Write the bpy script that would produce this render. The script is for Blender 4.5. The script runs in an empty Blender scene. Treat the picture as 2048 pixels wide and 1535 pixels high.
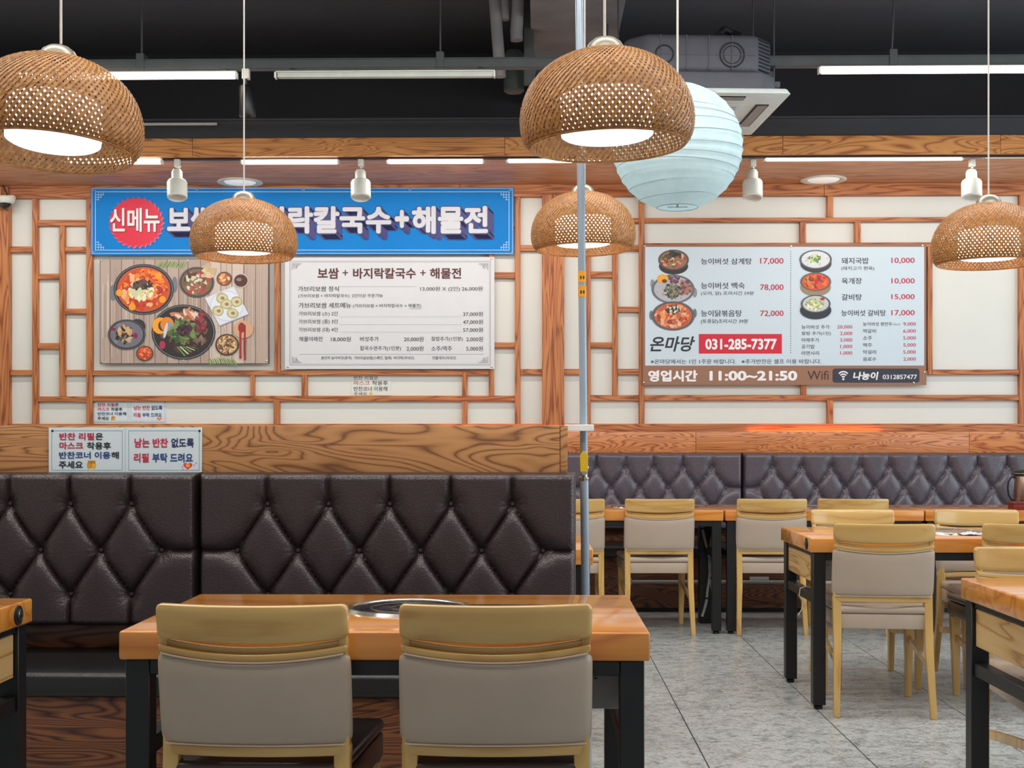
import bpy, bmesh, math, random
from mathutils import Vector, Matrix
import numpy as np

# ---------------------------------------------------------------- camera, world, lights, exposure
S = bpy.context.scene
COL = S.collection
PI = math.pi
F_PX, EYE, YAW, HOR = 2574.0, 1.19, math.radians(1.05), 878.0
cam = bpy.data.cameras.new('camera'); camo = bpy.data.objects.new('camera', cam); COL.objects.link(camo)
cam.sensor_width = 36.0; cam.lens = F_PX / 2048 * 36; cam.shift_y = (HOR - 767.5) / 2048
cam.clip_start = .05; cam.clip_end = 60
camo.location = (0, 0, EYE); camo.rotation_euler = (PI/2, 0, YAW); S.camera = camo

w = bpy.data.worlds.new('world'); S.world = w; w.use_nodes = True
w.node_tree.nodes['Background'].inputs[0].default_value = (.86, .93, 1.0, 1)
w.node_tree.nodes['Background'].inputs[1].default_value = .36
S.view_settings.view_transform = 'Standard'; S.view_settings.look = 'None'
S.view_settings.exposure = 0.0; S.view_settings.gamma = 1.0; S.view_settings.use_curve_mapping = False

def area(name, loc, rot, sx, sy, power, col):
    l = bpy.data.lights.new(name, 'AREA'); l.shape = 'RECTANGLE'; l.size = sx; l.size_y = sy
    l.energy = power; l.color = col
    o = bpy.data.objects.new(name, l); o.location = loc; o.rotation_euler = rot; COL.objects.link(o); return o
# daylight from the glazed right side of the room, and unseen ceiling fills added to brighten the room
area('window_daylight', (5.7, 5.2, 1.9), (0, math.radians(90), 0), 2.8, 7.0, 150, (.80, .92, 1.0))
area('ceiling_fill_back', (-.2, 2.1, 3.2), (math.radians(10), 0, 0), 5.0, .4, 48, (1.0, .93, .84))  # unseen fill over the near tabletops and booth board
area('ceiling_fill_mid', (-.1, 5.6, 3.3), (math.radians(9), 0, 0), 8.0, .5, 122, (.99, .985, .96))  # unseen fill, stretched wide to brighten the back wall
area('ceiling_fill_near', (.4, 3.3, 3.3), (math.radians(24), 0, 0), 7.0, .4, 84, (1.0, .98, .95))  # unseen fill tilted forward to lift chair backs and booth front
for k, (lx, lw) in enumerate(((-3.9, .9), (-2.7, .9), (-1.62, .62), (-.66, .62), (.1, .62), (2.15, 1.28), (3.6, 1.28))):
    area('soffit_tube_light', (lx, 8.43, 2.985), (math.radians(24), 0, 0), lw, .06, (4.2 if lx < 1 else 2.6)*lw/.62, (1.0, .97, .93))

# ---------------------------------------------------------------- helpers
FW = Vector((-math.sin(YAW), math.cos(YAW), 0)); RT = Vector((math.cos(YAW), math.sin(YAW), 0))
def at(px, py, Z):                       # picture measure at depth Z -> place in the room
    p = FW*Z + RT*((px-1024)/F_PX*Z); p.z = EYE + (HOR-py)/F_PX*Z; return p
def on(px, py, Y):                       # the same on the plane y = Y
    d = FW + RT*((px-1024)/F_PX); t = Y/d.y
    return Vector((d.x*t, Y, EYE + (HOR-py)/F_PX*t))

def lin(c):
    return tuple((x/255/12.92 if x/255 <= .04045 else ((x/255+.055)/1.055)**2.4) for x in c) + (1,)

class N:
    def __init__(s, name):
        s.m = bpy.data.materials.new(name); s.m.use_nodes = True; s.t = s.m.node_tree
        s.b = s.t.nodes['Principled BSDF']
    def n(s, typ, **kw):
        x = s.t.nodes.new(typ)
        for k, v in kw.items(): setattr(x, k, v)
        return x
    def l(s, a, b): s.t.links.new(a, b)
    def math(s, op, a, b=None):
        x = s.n('ShaderNodeMath', operation=op)
        for i, v in enumerate((a, b)):
            if v is None: continue
            if isinstance(v, (int, float)): x.inputs[i].default_value = v
            else: s.l(v, x.inputs[i])
        return x.outputs[0]
    def coords(s, scale=(1, 1, 1), rand=True):
        tc = s.n('ShaderNodeTexCoord'); out = tc.outputs['Object']
        if rand:
            oi = s.n('ShaderNodeObjectInfo'); m = s.math('MULTIPLY', oi.outputs['Random'], 37.0)
            va = s.n('ShaderNodeVectorMath', operation='ADD'); s.l(out, va.inputs[0]); s.l(m, va.inputs[1]); out = va.outputs[0]
        mp = s.n('ShaderNodeMapping'); mp.inputs['Scale'].default_value = scale; s.l(out, mp.inputs['Vector'])
        return mp.outputs[0]
    def noise(s, vec, scale, detail=2, rough=.5, dist=0):
        x = s.n('ShaderNodeTexNoise'); s.l(vec, x.inputs['Vector'])
        x.inputs['Scale'].default_value = scale; x.inputs['Detail'].default_value = detail
        x.inputs['Roughness'].default_value = rough; x.inputs['Distortion'].default_value = dist
        return x.outputs['Fac']
    def ramp(s, fac, stops):
        r = s.n('ShaderNodeValToRGB'); e = r.color_ramp.elements
        while len(e) < len(stops): e.new(.5)
        for k, (p, c) in enumerate(stops): e[k].position = p; e[k].color = c
        s.l(fac, r.inputs[0]); return r.outputs[0]
    def bump(s, h, strength, dist=.002):
        b = s.n('ShaderNodeBump'); b.inputs['Strength'].default_value = strength; b.inputs['Distance'].default_value = dist
        s.l(h, b.inputs['Height']); s.l(b.outputs[0], s.b.inputs['Normal'])
    def set(s, rough=.5, metal=0, coat=0, spec=None):
        s.b.inputs['Roughness'].default_value = rough; s.b.inputs['Metallic'].default_value = metal
        s.b.inputs['Coat Weight'].default_value = coat; s.b.inputs['Coat Roughness'].default_value = .08
        if spec is not None: s.b.inputs['Specular IOR Level'].default_value = spec
        return s.m

def plain(name, col, rough=.5, metal=0, coat=0, var=.06, scale=14, spec=None, bump=0):
    k = N(name); v = k.coords(); f = k.noise(v, scale, 3)
    a = lin(col); lo = tuple(x*(1-var) for x in a[:3])+(1,); hi = tuple(min(1, x*(1+var)) for x in a[:3])+(1,)
    k.l(k.ramp(f, [(.3, lo), (.7, hi)]), k.b.inputs['Base Color'])
    if bump: k.bump(k.noise(v, 260, 2), bump, .001)
    return k.set(rough, metal, coat, spec)

def wood(name, light, mid, dark, axis='X', rings=9, size=1.0, rough=.45, coat=0, sharp=(.25, .75), bump=.12, across=5.0, warp=.5):
    k = N(name); al = .9*size; ac = across*size
    sc = {'X': (al, ac, ac), 'Y': (ac, al, ac), 'Z': (ac, ac, al)}[axis]
    v = k.coords(sc); f = k.noise(v, 1.0, 2, .45, warp)
    ring = k.math('FRACT', k.math('MULTIPLY', f, rings))
    tri = k.math('ABSOLUTE', k.math('SUBTRACT', k.math('MULTIPLY', ring, 2), 1))
    sf = {'X': (6, 160, 160), 'Y': (160, 6, 160), 'Z': (160, 160, 6)}[axis]
    v2 = k.coords(sf); fine = k.noise(v2, 1.0, 2, .6)
    t = k.math('ADD', k.math('MULTIPLY', tri, .8), k.math('MULTIPLY', fine, .25))
    c = k.ramp(t, [(sharp[0]*.5, lin(dark)), (sharp[0]+.12, lin(mid)), (sharp[1], lin(light))])
    big = k.noise(k.coords((1.5, 1.5, 1.5)), 1.2, 1)
    mx = k.n('ShaderNodeMix', data_type='RGBA', blend_type='MULTIPLY'); mx.inputs[0].default_value = .35
    k.l(c, mx.inputs[6]); k.l(k.ramp(big, [(.3, (.62, .58, .55, 1)), (.7, (1, 1, 1, 1))]), mx.inputs[7])
    k.l(mx.outputs[2], k.b.inputs['Base Color']); k.bump(t, bump, .0015)
    return k.set(rough, 0, coat)

def emit(name, col, st):
    k = N(name); k.b.inputs['Base Color'].default_value = (.8, .8, .8, 1)
    k.b.inputs['Emission Color'].default_value = lin(col); k.b.inputs['Emission Strength'].default_value = st
    return k.set(.4)

M = {}
fir = dict(light=(214, 150, 92), mid=(186, 118, 66), dark=(112, 60, 30))
M['board'] = wood('plywood_board', (190, 136, 84), (176, 122, 72), (116, 70, 38), 'X', 28, 1.0, .42, .15, across=6, warp=1.0)
M['board_far'] = wood('plywood_board_far', (216, 142, 86), (198, 118, 64), (140, 74, 38), 'X', 22, 1.3, .42, .15, across=7, warp=1.1)
M['base_wood'] = wood('booth_base_wood', (138, 86, 52), (104, 60, 36), (62, 32, 20), 'X', 26, .9, .4, .2, across=7, warp=1.0)
M['bar_x'] = wood('lattice_wood_x', (196, 126, 74), (176, 102, 54), (130, 66, 34), 'X', 9, 1.0, .5, across=14)
M['bar_z'] = wood('lattice_wood_z', (196, 126, 74), (176, 102, 54), (130, 66, 34), 'Z', 9, 1.0, .5, across=14)
M['fascia'] = wood('fascia_wood', (232, 160, 86), (218, 140, 68), (160, 92, 42), 'X', 20, 1.0, .45, .1, across=7, warp=.9)
M['soffit'] = wood('soffit_wood', (212, 156, 114), (196, 140, 100), (168, 114, 78), 'X', 10, .8, .5, across=9)
M['table'] = wood('table_wood', (228, 154, 68), (222, 143, 58), (202, 118, 44), 'X', 5, .8, .2, .6, across=9, bump=.02, warp=.2)
M['table_end'] = wood('drawer_wood', (214, 176, 118), (206, 164, 102), (164, 118, 66), 'Y', 8, .9, .4, .1, across=10, bump=.05)
M['ash'] = wood('chair_wood_x', (216, 176, 106), (211, 168, 98), (196, 150, 84), 'X', 4, .7, .24, .5, across=14, bump=.02, warp=.2)
M['ash_z'] = wood('chair_wood_z', (216, 176, 106), (211, 168, 98), (194, 148, 82), 'Z', 4, .7, .28, .4, across=18, bump=.02, warp=.2)
M['vinyl'] = plain('beige_vinyl', (182, 163, 145), .42, 0, .1, .03, 8, bump=.08)
M['vinyl_pipe'] = plain('beige_piping', (196, 176, 156), .4)
M['vinyl_shaded'] = plain('beige_vinyl_in_shade', (66, 50, 46), .32, 0, .2, .08)  # beige seat vinyl with the shade under the tables put into its colour
M['steel_black'] = plain('black_steel', (17, 17, 19), .42, 0, 0, .08, 30)
M['steel_grey'] = plain('grey_steel', (170, 172, 174), .45, .0, 0, .05)
M['paper'] = plain('infill_paper', (221, 222, 215), .8, 0, 0, .015, 3)
M['ceil'] = plain('ceiling_charcoal', (92, 91, 97), .8, 0, 0, .12, 1.2)
M['black_wall'] = plain('upper_wall_charcoal', (50, 48, 52), .75, 0, 0, .15, 1.5)
M['duct_box'] = plain('charcoal_panel', (66, 66, 71), .6, 0, 0, .06, 3)
M['concrete'] = plain('painted_concrete', (140, 140, 143), .8, 0, 0, .18, 4)
M['rail'] = plain('dark_green_grey_rail', (62, 68, 68), .5, 0, 0, .1)
M['pipe_grey'] = plain('grey_insulated_pipe', (140, 138, 140), .6, 0, 0, .12, 9)
M['gas_pipe'] = plain('blue_grey_gas_pipe', (150, 163, 176), .3, .1, .3, .03)
M['white_plastic'] = plain('white_plastic', (226, 226, 216), .4)
M['ac_body'] = plain('air_conditioner_shell', (84, 84, 92), .6)
M['ac_dark'] = plain('air_conditioner_recess', (34, 34, 38), .7)
M['ac_white'] = plain('air_conditioner_panel', (214, 222, 216), .45)
M['ac_flap'] = plain('air_conditioner_flap', (150, 142, 138), .5)
M['chrome'] = plain('brushed_chrome', (200, 198, 190), .22, 1, 0, .03)
M['cap'] = plain('lamp_cap_silver', (158, 152, 138), .38, .6)
M['grill'] = plain('dark_glass_plate', (44, 50, 54), .12, .2, .6, .1, 60)
M['cord'] = plain('white_cord', (206, 200, 192), .5)
M['dark_cord'] = plain('dark_rod', (70, 70, 74), .5)
M['rubber'] = plain('black_rubber', (18, 18, 19), .6)
M['yellow'] = plain('yellow_handle', (214, 176, 24), .4)
M['tape'] = plain('orange_tape', (236, 160, 28), .45)
M['jug'] = plain('bronze_steel', (150, 120, 104), .25, .8, 0, .08)
M['redbox'] = plain('dark_red_lacquer', (120, 38, 30), .35)
M['tissue'] = plain('white_tissue', (205, 205, 210), .8, 0, 0, .04)
M['hose'] = plain('grey_hose', (150, 152, 156), .45)
M['band'] = plain('white_band', (226, 228, 222), .5)
M['led'] = emit('tube_glow', (255, 236, 214), 9)
M['led_off'] = plain('unlit_tube', (196, 200, 190), .5)
M['led_cool'] = emit('tube_cool_glow', (226, 236, 246), 1.2)
M['lampglow'] = emit('lamp_glow_cool', (206, 230, 255), 1.7)
M['lampglow_w'] = emit('lamp_glow_warm', (255, 244, 232), 2.8)
M['strip'] = emit('amber_strip_glow', (255, 120, 30), 45)
M['lens'] = emit('downlight_lens', (226, 232, 222), .5)

def rattan():
    k = N('woven_bamboo'); v = k.coords((1, 1, 1)); f = k.noise(v, 60, 3, .6)
    k.l(k.ramp(f, [(.25, lin((136, 88, 42))), (.55, lin((178, 124, 66))), (.8, lin((204, 154, 94)))]), k.b.inputs['Base Color'])
    k.b.inputs['Transmission Weight'].default_value = 0
    return k.set(.5)
M['rattan'] = rattan()

def lantern_paper():
    k = N('lantern_paper'); v = k.coords((1, 1, 1)); f = k.noise(v, 18, 4, .6)
    col = k.ramp(f, [(.3, lin((212, 232, 234))), (.7, lin((226, 242, 244)))])
    k.l(col, k.b.inputs['Base Color']); k.bump(f, .25, .004); k.set(.75)
    tr = k.n('ShaderNodeBsdfTranslucent'); k.l(col, tr.inputs[0])
    mx = k.n('ShaderNodeMixShader'); mx.inputs[0].default_value = .4
    out = k.t.nodes['Material Output']; k.l(k.b.outputs[0], mx.inputs[1]); k.l(tr.outputs[0], mx.inputs[2]); k.l(mx.outputs[0], out.inputs[0])
    return k.m
M['lantern'] = lantern_paper()

def leather(name, c, grain, rough, bs=.3):
    k = N(name); v = k.coords((1, 1, 1), False)
    vo = k.n('ShaderNodeTexVoronoi'); k.l(v, vo.inputs['Vector']); vo.inputs['Scale'].default_value = grain
    f = k.noise(v, grain*.6, 3)
    h = k.math('ADD', k.math('MULTIPLY', vo.outputs['Distance'], .7), k.math('MULTIPLY', f, .5))
    a = lin(c); k.l(k.ramp(f, [(.3, tuple(x*.85 for x in a[:3])+(1,)), (.7, tuple(x*1.15 for x in a[:3])+(1,))]), k.b.inputs['Base Color'])
    k.bump(h, bs, .0018); return k.set(rough, 0, 0, .6)
M['leather'] = leather('dark_brown_leather', (58, 45, 47), 190, .34, .7)
M['leather_far'] = leather('brown_leather_smooth', (88, 80, 88), 120, .30)
M['leather_black'] = leather('black_leather', (34, 33, 34), 210, .36)

def tile():
    k = N('vinyl_stone_tile'); v = k.coords((1, 1, 1))
    a = k.noise(k.coords((1, 1.2, 1)), 16, 5, .7, .5); b = k.noise(k.coords((1, 1.5, 1)), 60, 3, .65, .6)
    t = k.math('ADD', k.math('MULTIPLY', a, .5), k.math('MULTIPLY', b, .5))
    k.l(k.ramp(t, [(.34, lin((92, 94, 94))), (.44, lin((140, 143, 141))), (.50, lin((164, 166, 162))), (.56, lin((190, 193, 192))), (.64, lin((132, 137, 142)))]), k.b.inputs['Base Color'])
    return k.set(.34, 0, 0, .5)
M['tile'] = tile()
M['joint'] = plain('floor_joint', (62, 62, 62), .8)

def attr_mat():                                  # flat print: one colour per printed patch
    k = N('printed_ink'); a = k.n('ShaderNodeAttribute'); a.attribute_name = 'ink'
    k.l(a.outputs['Color'], k.b.inputs['Base Color']); return k.set(.5)
M['ink'] = attr_mat()

class MB:
    def __init__(s): s.v = []; s.f = []
    def add(s, vs, fs):
        n = len(s.v); s.v += [tuple(p) for p in vs]; s.f += [tuple(i+n for i in f) for f in fs]; return s
    def box(s, x0, x1, y0, y1, z0, z1):
        return s.add([(x, y, z) for x in (x0, x1) for y in (y0, y1) for z in (z0, z1)],
                     [(0, 1, 3, 2), (4, 6, 7, 5), (0, 4, 5, 1), (2, 3, 7, 6), (0, 2, 6, 4), (1, 5, 7, 3)])
    def prism(s, a, b, ra, rb=None):             # square bar from a to b; r = (half x, half y)
        rb = rb or ra; vs = []
        for p, r in ((a, ra), (b, rb)):
            for dx, dy in ((-1, -1), (1, -1), (1, 1), (-1, 1)): vs.append((p[0]+dx*r[0], p[1]+dy*r[1], p[2]))
        return s.add(vs, [(3, 2, 1, 0), (4, 5, 6, 7)] + [(i, (i+1) % 4, 4+(i+1) % 4, 4+i) for i in range(4)])
    def tube(s, pts, r, seg=8, cap=True):
        pts = [Vector(p) for p in pts]; rs = r if isinstance(r, (list, tuple)) else [r]*len(pts); vs = []
        for i, p in enumerate(pts):
            d = (pts[min(i+1, len(pts)-1)] - pts[max(i-1, 0)]).normalized()
            u = d.cross(Vector((0, 1, 0)) if abs(d.y) < .9 else Vector((1, 0, 0))).normalized(); q = d.cross(u)
            for k in range(seg):
                t = 2*PI*k/seg; vs.append(p + (u*math.cos(t) + q*math.sin(t))*rs[i])
        fs = [(i*seg+k, i*seg+(k+1) % seg, (i+1)*seg+(k+1) % seg, (i+1)*seg+k) for i in range(len(pts)-1) for k in range(seg)]
        if cap: fs += [tuple(range(seg-1, -1, -1)), tuple((len(pts)-1)*seg+k for k in range(seg))]
        return s.add(vs, fs)
    def lathe(s, prof, c=(0, 0, 0), seg=32, close=False):
        vs = [(c[0]+r*math.cos(2*PI*k/seg), c[1]+r*math.sin(2*PI*k/seg), c[2]+z) for r, z in prof for k in range(seg)]
        fs = [(i*seg+k, i*seg+(k+1) % seg, (i+1)*seg+(k+1) % seg, (i+1)*seg+k) for i in range(len(prof)-1) for k in range(seg)]
        if close: fs += [tuple(range(seg-1, -1, -1)), tuple((len(prof)-1)*seg+k for k in range(seg))]
        return s.add(vs, fs)
    def mesh(s, name, mat, bevel=0, seg=2, smooth=True, fn=None):
        me = bpy.data.meshes.new(name)
        bm = bmesh.new(); vs = [bm.verts.new(p) for p in s.v]
        for f in s.f:
            try: bm.faces.new([vs[i] for i in f])
            except ValueError: pass
        bmesh.ops.recalc_face_normals(bm, faces=bm.faces)
        if bevel:
            ed = [e for e in bm.edges if len(e.link_faces) == 2 and e.calc_face_angle(0) > .6]
            bmesh.ops.bevel(bm, geom=ed, offset=bevel, segments=seg, profile=.5, affect='EDGES', clamp_overlap=True)
        if fn:
            for q in bm.verts: q.co = fn(q.co)
        bm.to_mesh(me); bm.free()
        if smooth:
            me.polygons.foreach_set('use_smooth', [True]*len(me.polygons)); me.set_sharp_from_angle(angle=math.radians(40))
        me.materials.append(mat); return me
    def obj(s, name, mat, parent=None, **kw):
        return link(name, s.mesh(name, mat, **kw), parent)

def link(name, me, parent=None, loc=None):
    o = bpy.data.objects.new(name, me); COL.objects.link(o)
    if parent is not None: o.parent = parent
    if loc is not None: o.location = loc
    return o
def tag(o, label=None, cat=None, group=None, kind=None):
    for k, v in (('label', label), ('category', cat), ('group', group), ('kind', kind)):
        if v: o[k] = v
    return o
def thing(name, loc, label, cat, group=None, rz=0):
    o = bpy.data.objects.new(name, None); o.empty_display_size = .1; o.location = loc; o.rotation_euler = (0, 0, rz)
    COL.objects.link(o); return tag(o, label, cat, group)
def kids(o): return [c for c in bpy.data.objects if c.parent == o]
def dup(root, loc, rz=0, label=None, group=None, tilt=None):
    def cp(o, par):
        c = o.copy(); COL.objects.link(c); c.parent = par
        for ch in KID.get(o.name, []): cp(ch, c)
        return c
    KID = {}
    for o in bpy.data.objects:
        if o.parent: KID.setdefault(o.parent.name, []).append(o)
    r = cp(root, None); r.location = loc; r.rotation_euler = (tilt or (0, 0))[:2] + (rz,)
    if label: r['label'] = label
    if group: r['group'] = group
    return r
def struct(o): o['kind'] = 'structure'; return o

# ---------------------------------------------------------------- floor, walls, ceiling
WY = 9.36                                       # face of the back wall's infill
CZ = 4.0
fl = struct(MB().box(-4.6, 5.9, -.6, 9.6, -.12, -.004).obj('floor', M['joint'], smooth=False))
tm = MB().box(-.3028, .3028, -.3022, .3022, -.004, 0).mesh('tile', M['tile'], bevel=.0012, seg=1)
TS = .61
for i in range(-7, 9):
    for j in range(0, 16):
        x = .02 + TS*(i+.5); y = 5.70 + TS*(j-9.5)
        if -4.5 < x < 5.8 and -.3 < y < 9.6: link('tile', tm, fl, (x, y, 0))
struct(MB().box(-4.6, 5.9, -.6, 9.6, CZ, CZ+.15).obj('ceiling', M['ceil'], smooth=False))
struct(MB().box(-4.75, -4.6, -.6, 9.6, 0, CZ).obj('wall_left', M['paper'], smooth=False))
wall = struct(MB().box(-4.6, 5.9, WY+.02, WY+.2, 0, CZ).obj('wall_back', M['black_wall'], smooth=False))

# lattice bars: x0, x1, y0, y1 in picture measure on the wall plane
V = [(-60, 24, 372, 862), (68, 79, 392, 850), (122, 133, 450, 792), (176, 188, 392, 850), (503, 511, 750, 792), (605, 616, 750, 792),
     (551, 562, 392, 745), (549, 561, 802, 850), (925, 935, 745, 792), (925, 935, 802, 850), (978, 988, 392, 792), (1030, 1041, 392, 850),
     (1084, 1106, 392, 850), (1106, 1128, 392, 850), (1170, 1181, 392, 850), (1224, 1235, 448, 792), (1277, 1288, 392, 850),
     (1652, 1664, 392, 438), (1598, 1610, 447, 489), (1707, 1719, 447, 489), (1600, 1611, 750, 791), (1652, 1664, 801, 850),
     (2035, 2046, 390, 850), (2100, 2111, 390, 850), (1852, 1862, 497, 750)]
H = [(24, 68, 491, 503), (24, 68, 739, 750), (79, 176, 438, 450), (79, 176, 792, 803), (79, 122, 546, 557), (79, 122, 685, 697),
     (133, 176, 492, 503), (133, 176, 616, 627), (133, 176, 739, 750), (188, 978, 740, 750), (188, 1030, 791, 802), (988, 1030, 545, 557),
     (988, 1030, 685, 696), (988, 1030, 445, 455), (1041, 1084, 491, 503), (1041, 1084, 738, 749), (1128, 1170, 491, 503), (1128, 1170, 738, 749),
     (1181, 1224, 544, 556), (1181, 1224, 685, 696), (1181, 1277, 438, 448), (1235, 1277, 491, 503), (1235, 1277, 614, 625), (1235, 1277, 738, 749),
     (1181, 1277, 790, 801), (1288, 2035, 438, 447), (1288, 2035, 790, 801), (1288, 2035, 488, 497), (1862, 2035, 740, 750), (1288, 1862, 742, 750),
     (2046, 2100, 560, 571), (2046, 2100, 740, 750)]
zc = lambda py: on(1071, py, WY).z
xc = lambda px: on(px, 600, WY).x
def bar(x0, x1, y0, y1, vert, proud=0):
    # centred mesh so that each piece keeps its own grain
    X0, X1, Z1, Z0 = xc(x0), xc(x1), zc(y0), zc(y1)
    hx, hz = (X1-X0)/2, (Z1-Z0)/2
    o = MB().box(-hx, hx, -.034-proud, .014, -hz, hz).obj('lattice_bar', M['bar_z'] if vert else M['bar_x'], wall, bevel=.002, seg=1)
    o.location = ((X0+X1)/2, WY, (Z0+Z1)/2)
for b in V: bar(*b, True, .03 if b[1]-b[0] > 20 else .003)
for b in H: bar(*b, False)
# infill panels: found as the open cells between the bars
gx0, gx1, gy0, gy1 = 24, 2100, 392, 850
g = np.zeros((gy1-gy0, gx1-gx0), bool)
for b in V+H:
    g[max(0, b[2]-gy0):max(0, b[3]-gy0), max(0, b[0]-gx0):max(0, b[1]-gx0)] = True
Hh, Ww = g.shape; y = 0
for yy in range(Hh):
    for xx in range(Ww):
        if not g[yy, xx]:
            x2 = xx
            while x2 < Ww and not g[yy, x2]: x2 += 1
            y2 = yy
            while y2 < Hh and not g[y2, xx:x2].any(): y2 += 1
            g[yy:y2, xx:x2] = True
            if x2-xx < 5 or y2-yy < 5: continue
            X0, X1 = xc(gx0+xx)-.006, xc(gx0+x2)+.006; Z1, Z0 = zc(gy0+yy)+.006, zc(gy0+y2)-.006
            o = MB().box(-(X1-X0)/2, (X1-X0)/2, 0, .012, -(Z1-Z0)/2, (Z1-Z0)/2).obj('infill_panel', M['paper'], wall, bevel=.001, seg=1)
            o.location = ((X0+X1)/2, WY, (Z0+Z1)/2)

# beam under the soffit, soffit, fascia, dark bulkhead
SZ = 3.035; FY = 8.38
sec = [-4.6, -2.6, -1.35, .45, 2.02, 3.75, 5.9]
t1 = struct(thing('trim_1', (0, 0, 0), None, None))
for a, b in zip([-4.6, -.55, 1.2, 2.08], [-.55, 1.2, 2.08, 5.9]):
    o = MB().box(-(b-a)/2+.001, (b-a)/2-.001, -.045, .015, -.045, .045).obj('beam_board', M['bar_x'], t1, bevel=.002, seg=1)
    o.location = ((a+b)/2, WY, SZ-.045)
sof = struct(thing('trim_2', (0, 0, 0), None, None))
o = MB().box(-4.6, 5.9, FY, WY+.02, SZ, SZ+.02).obj('soffit_panel', M['soffit'], sof, smooth=False)
for a, b in zip([-4.6, -2.24, -.2, 1.6, 3.0], [-2.24, -.2, 1.6, 3.0, 5.9]):
    o = MB().box(-(b-a)/2+.0008, (b-a)/2-.0008, -.02, .0, -.06, .06).obj('fascia_board', M['fascia'], sof, bevel=.002, seg=1)
    o.location = ((a+b)/2, FY, SZ+.058)
knot = MB().lathe([(.0, -.002), (.008, -.002), (.009, 0)], seg=8).mesh('knot', plain('knot_brown', (96, 48, 22), .6))
rnd = random.Random(4)
for k in range(26):
    o = link('knot', knot, sof, (rnd.uniform(-3, 3.4), FY-.0205, SZ+.058+rnd.choice((-.03, .03, -.035, .02)))); o.rotation_euler = (PI/2, 0, 0); o.scale = (1, rnd.uniform(.7, 1.1), 1)
struct(MB().box(-4.6, 5.9, FY+.01, WY+.02, SZ+.118, SZ+.245).box(-4.6, 5.9, FY-.012, FY+.02, SZ+.235, SZ+.247).obj('trim_3', M['duct_box'], smooth=False))
struct(MB().box(-4.6, 5.9, FY+.03, FY+.06, SZ-.012, SZ).obj('trim_4', M['steel_black'], smooth=False))   # track along the fascia
struct(MB().box(-4.6, 5.9, WY-.02, WY+.02, 0, .035).obj('baseboard_back', M['steel_grey'], smooth=False))
# lower rail of the wall
o = MB().box(-4.6, 5.9, WY-.05, WY+.02, 1.236, 1.302).obj('sill_rail', M['bar_x'], wall, bevel=.002, seg=1)

# dropped concrete beam running into the room at the ceiling
struct(MB().box(-.03, .50, 6.2, WY+.02, 3.62, CZ).obj('trim_5', M['concrete'], bevel=.01))

# ---------------------------------------------------------------- tufted backs and booths
def tuft_mesh(name, x0, x1, z0, z1, rows, step, mat, A=.036, th=.07):
    nx = int((x1-x0)/step)+1; nz = int((z1-z0)/step)+1
    X, Z = np.meshgrid(np.linspace(x0, x1, nx), np.linspace(z0, z1, nz))
    segs = []
    R = rows
    for a, b in zip(R[:-1], R[1:]):
        for p in a[1]:
            for q in b[1]:
                if abs(p-q) < a[2]*.75: segs.append(((p, a[0]), (q, b[0])))
    for p in R[0][1]: segs.append(((p, R[0][0]), (p, z1)))
    for p in R[-1][1]: segs.append(((p, R[-1][0]), (p, z0)))
    wide = max(R, key=lambda r: len(r[1]))
    segs.append(((wide[1][0], wide[0]), (x0, wide[0]))); segs.append(((wide[1][-1], wide[0]), (x1, wide[0])))
    d = np.full(X.shape, 9.)
    for (ax, az), (bx, bz) in segs:
        ex, ez = bx-ax, bz-az; t = np.clip(((X-ax)*ex+(Z-az)*ez)/(ex*ex+ez*ez+1e-9), 0, 1)
        d = np.minimum(d, np.hypot(X-ax-t*ex, Z-az-t*ez))
    W = .030; u = np.clip(d/W, 0, 1); u2 = np.clip(d/.065, 0, 1); h = A*.62*np.sqrt(np.maximum(1-(1-u)**2, 0)) + A*.38*(1-(1-u2)**2)
    crease = .004*np.exp(-(d/.004)**2)
    bd = np.full(X.shape, 9.)
    for z, xs, _ in R:
        for p in xs: bd = np.minimum(bd, np.hypot(X-p, Z-z))
    h = h*(1-.72*np.exp(-(bd/.034)**2)) - crease - .012*np.exp(-(bd/.014)**2)
    # small gathered wrinkles around each button
    for z, xs, _ in R:
        for p in xs:
            rr = np.hypot(X-p, Z-z); an = np.arctan2(Z-z, X-p)
            h += .0022*np.cos(an*11+p*9)*np.exp(-((rr-.022)/.014)**2)
    e = np.minimum(np.minimum(X-x0, x1-X), np.minimum(Z-z0, z1-Z)); er = np.clip(e/.022, 0, 1)
    edge = np.sqrt(np.maximum(1-(1-er)**2, 0)); yf = -((h+th*.5)*edge)
    vs = np.stack([X, yf, Z], -1).reshape(-1, 3).tolist()
    fs = [(j*nx+i, j*nx+i+1, (j+1)*nx+i+1, (j+1)*nx+i) for j in range(nz-1) for i in range(nx-1)]
    # skirt to the back
    ring = [i for i in range(nx)] + [j*nx+nx-1 for j in range(1, nz)] + [(nz-1)*nx+i for i in range(nx-2, -1, -1)] + [j*nx for j in range(nz-2, 0, -1)]
    b0 = len(vs); vs += [(vs[i][0], th*.5, vs[i][2]) for i in ring]; n = len(ring)
    fs += [(ring[k], b0+k, b0+(k+1) % n, ring[(k+1) % n]) for k in range(n)] + [tuple(b0+k for k in range(n))]
    me = bpy.data.meshes.new(name); me.from_pydata(vs, [], fs); me.update()
    me.polygons.foreach_set('use_smooth', [True]*len(me.polygons)); me.set_sharp_from_angle(angle=math.radians(60)); me.materials.append(mat)
    return me
def row(z, xs, sp): return (z, list(xs), sp)
btn = {}
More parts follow.
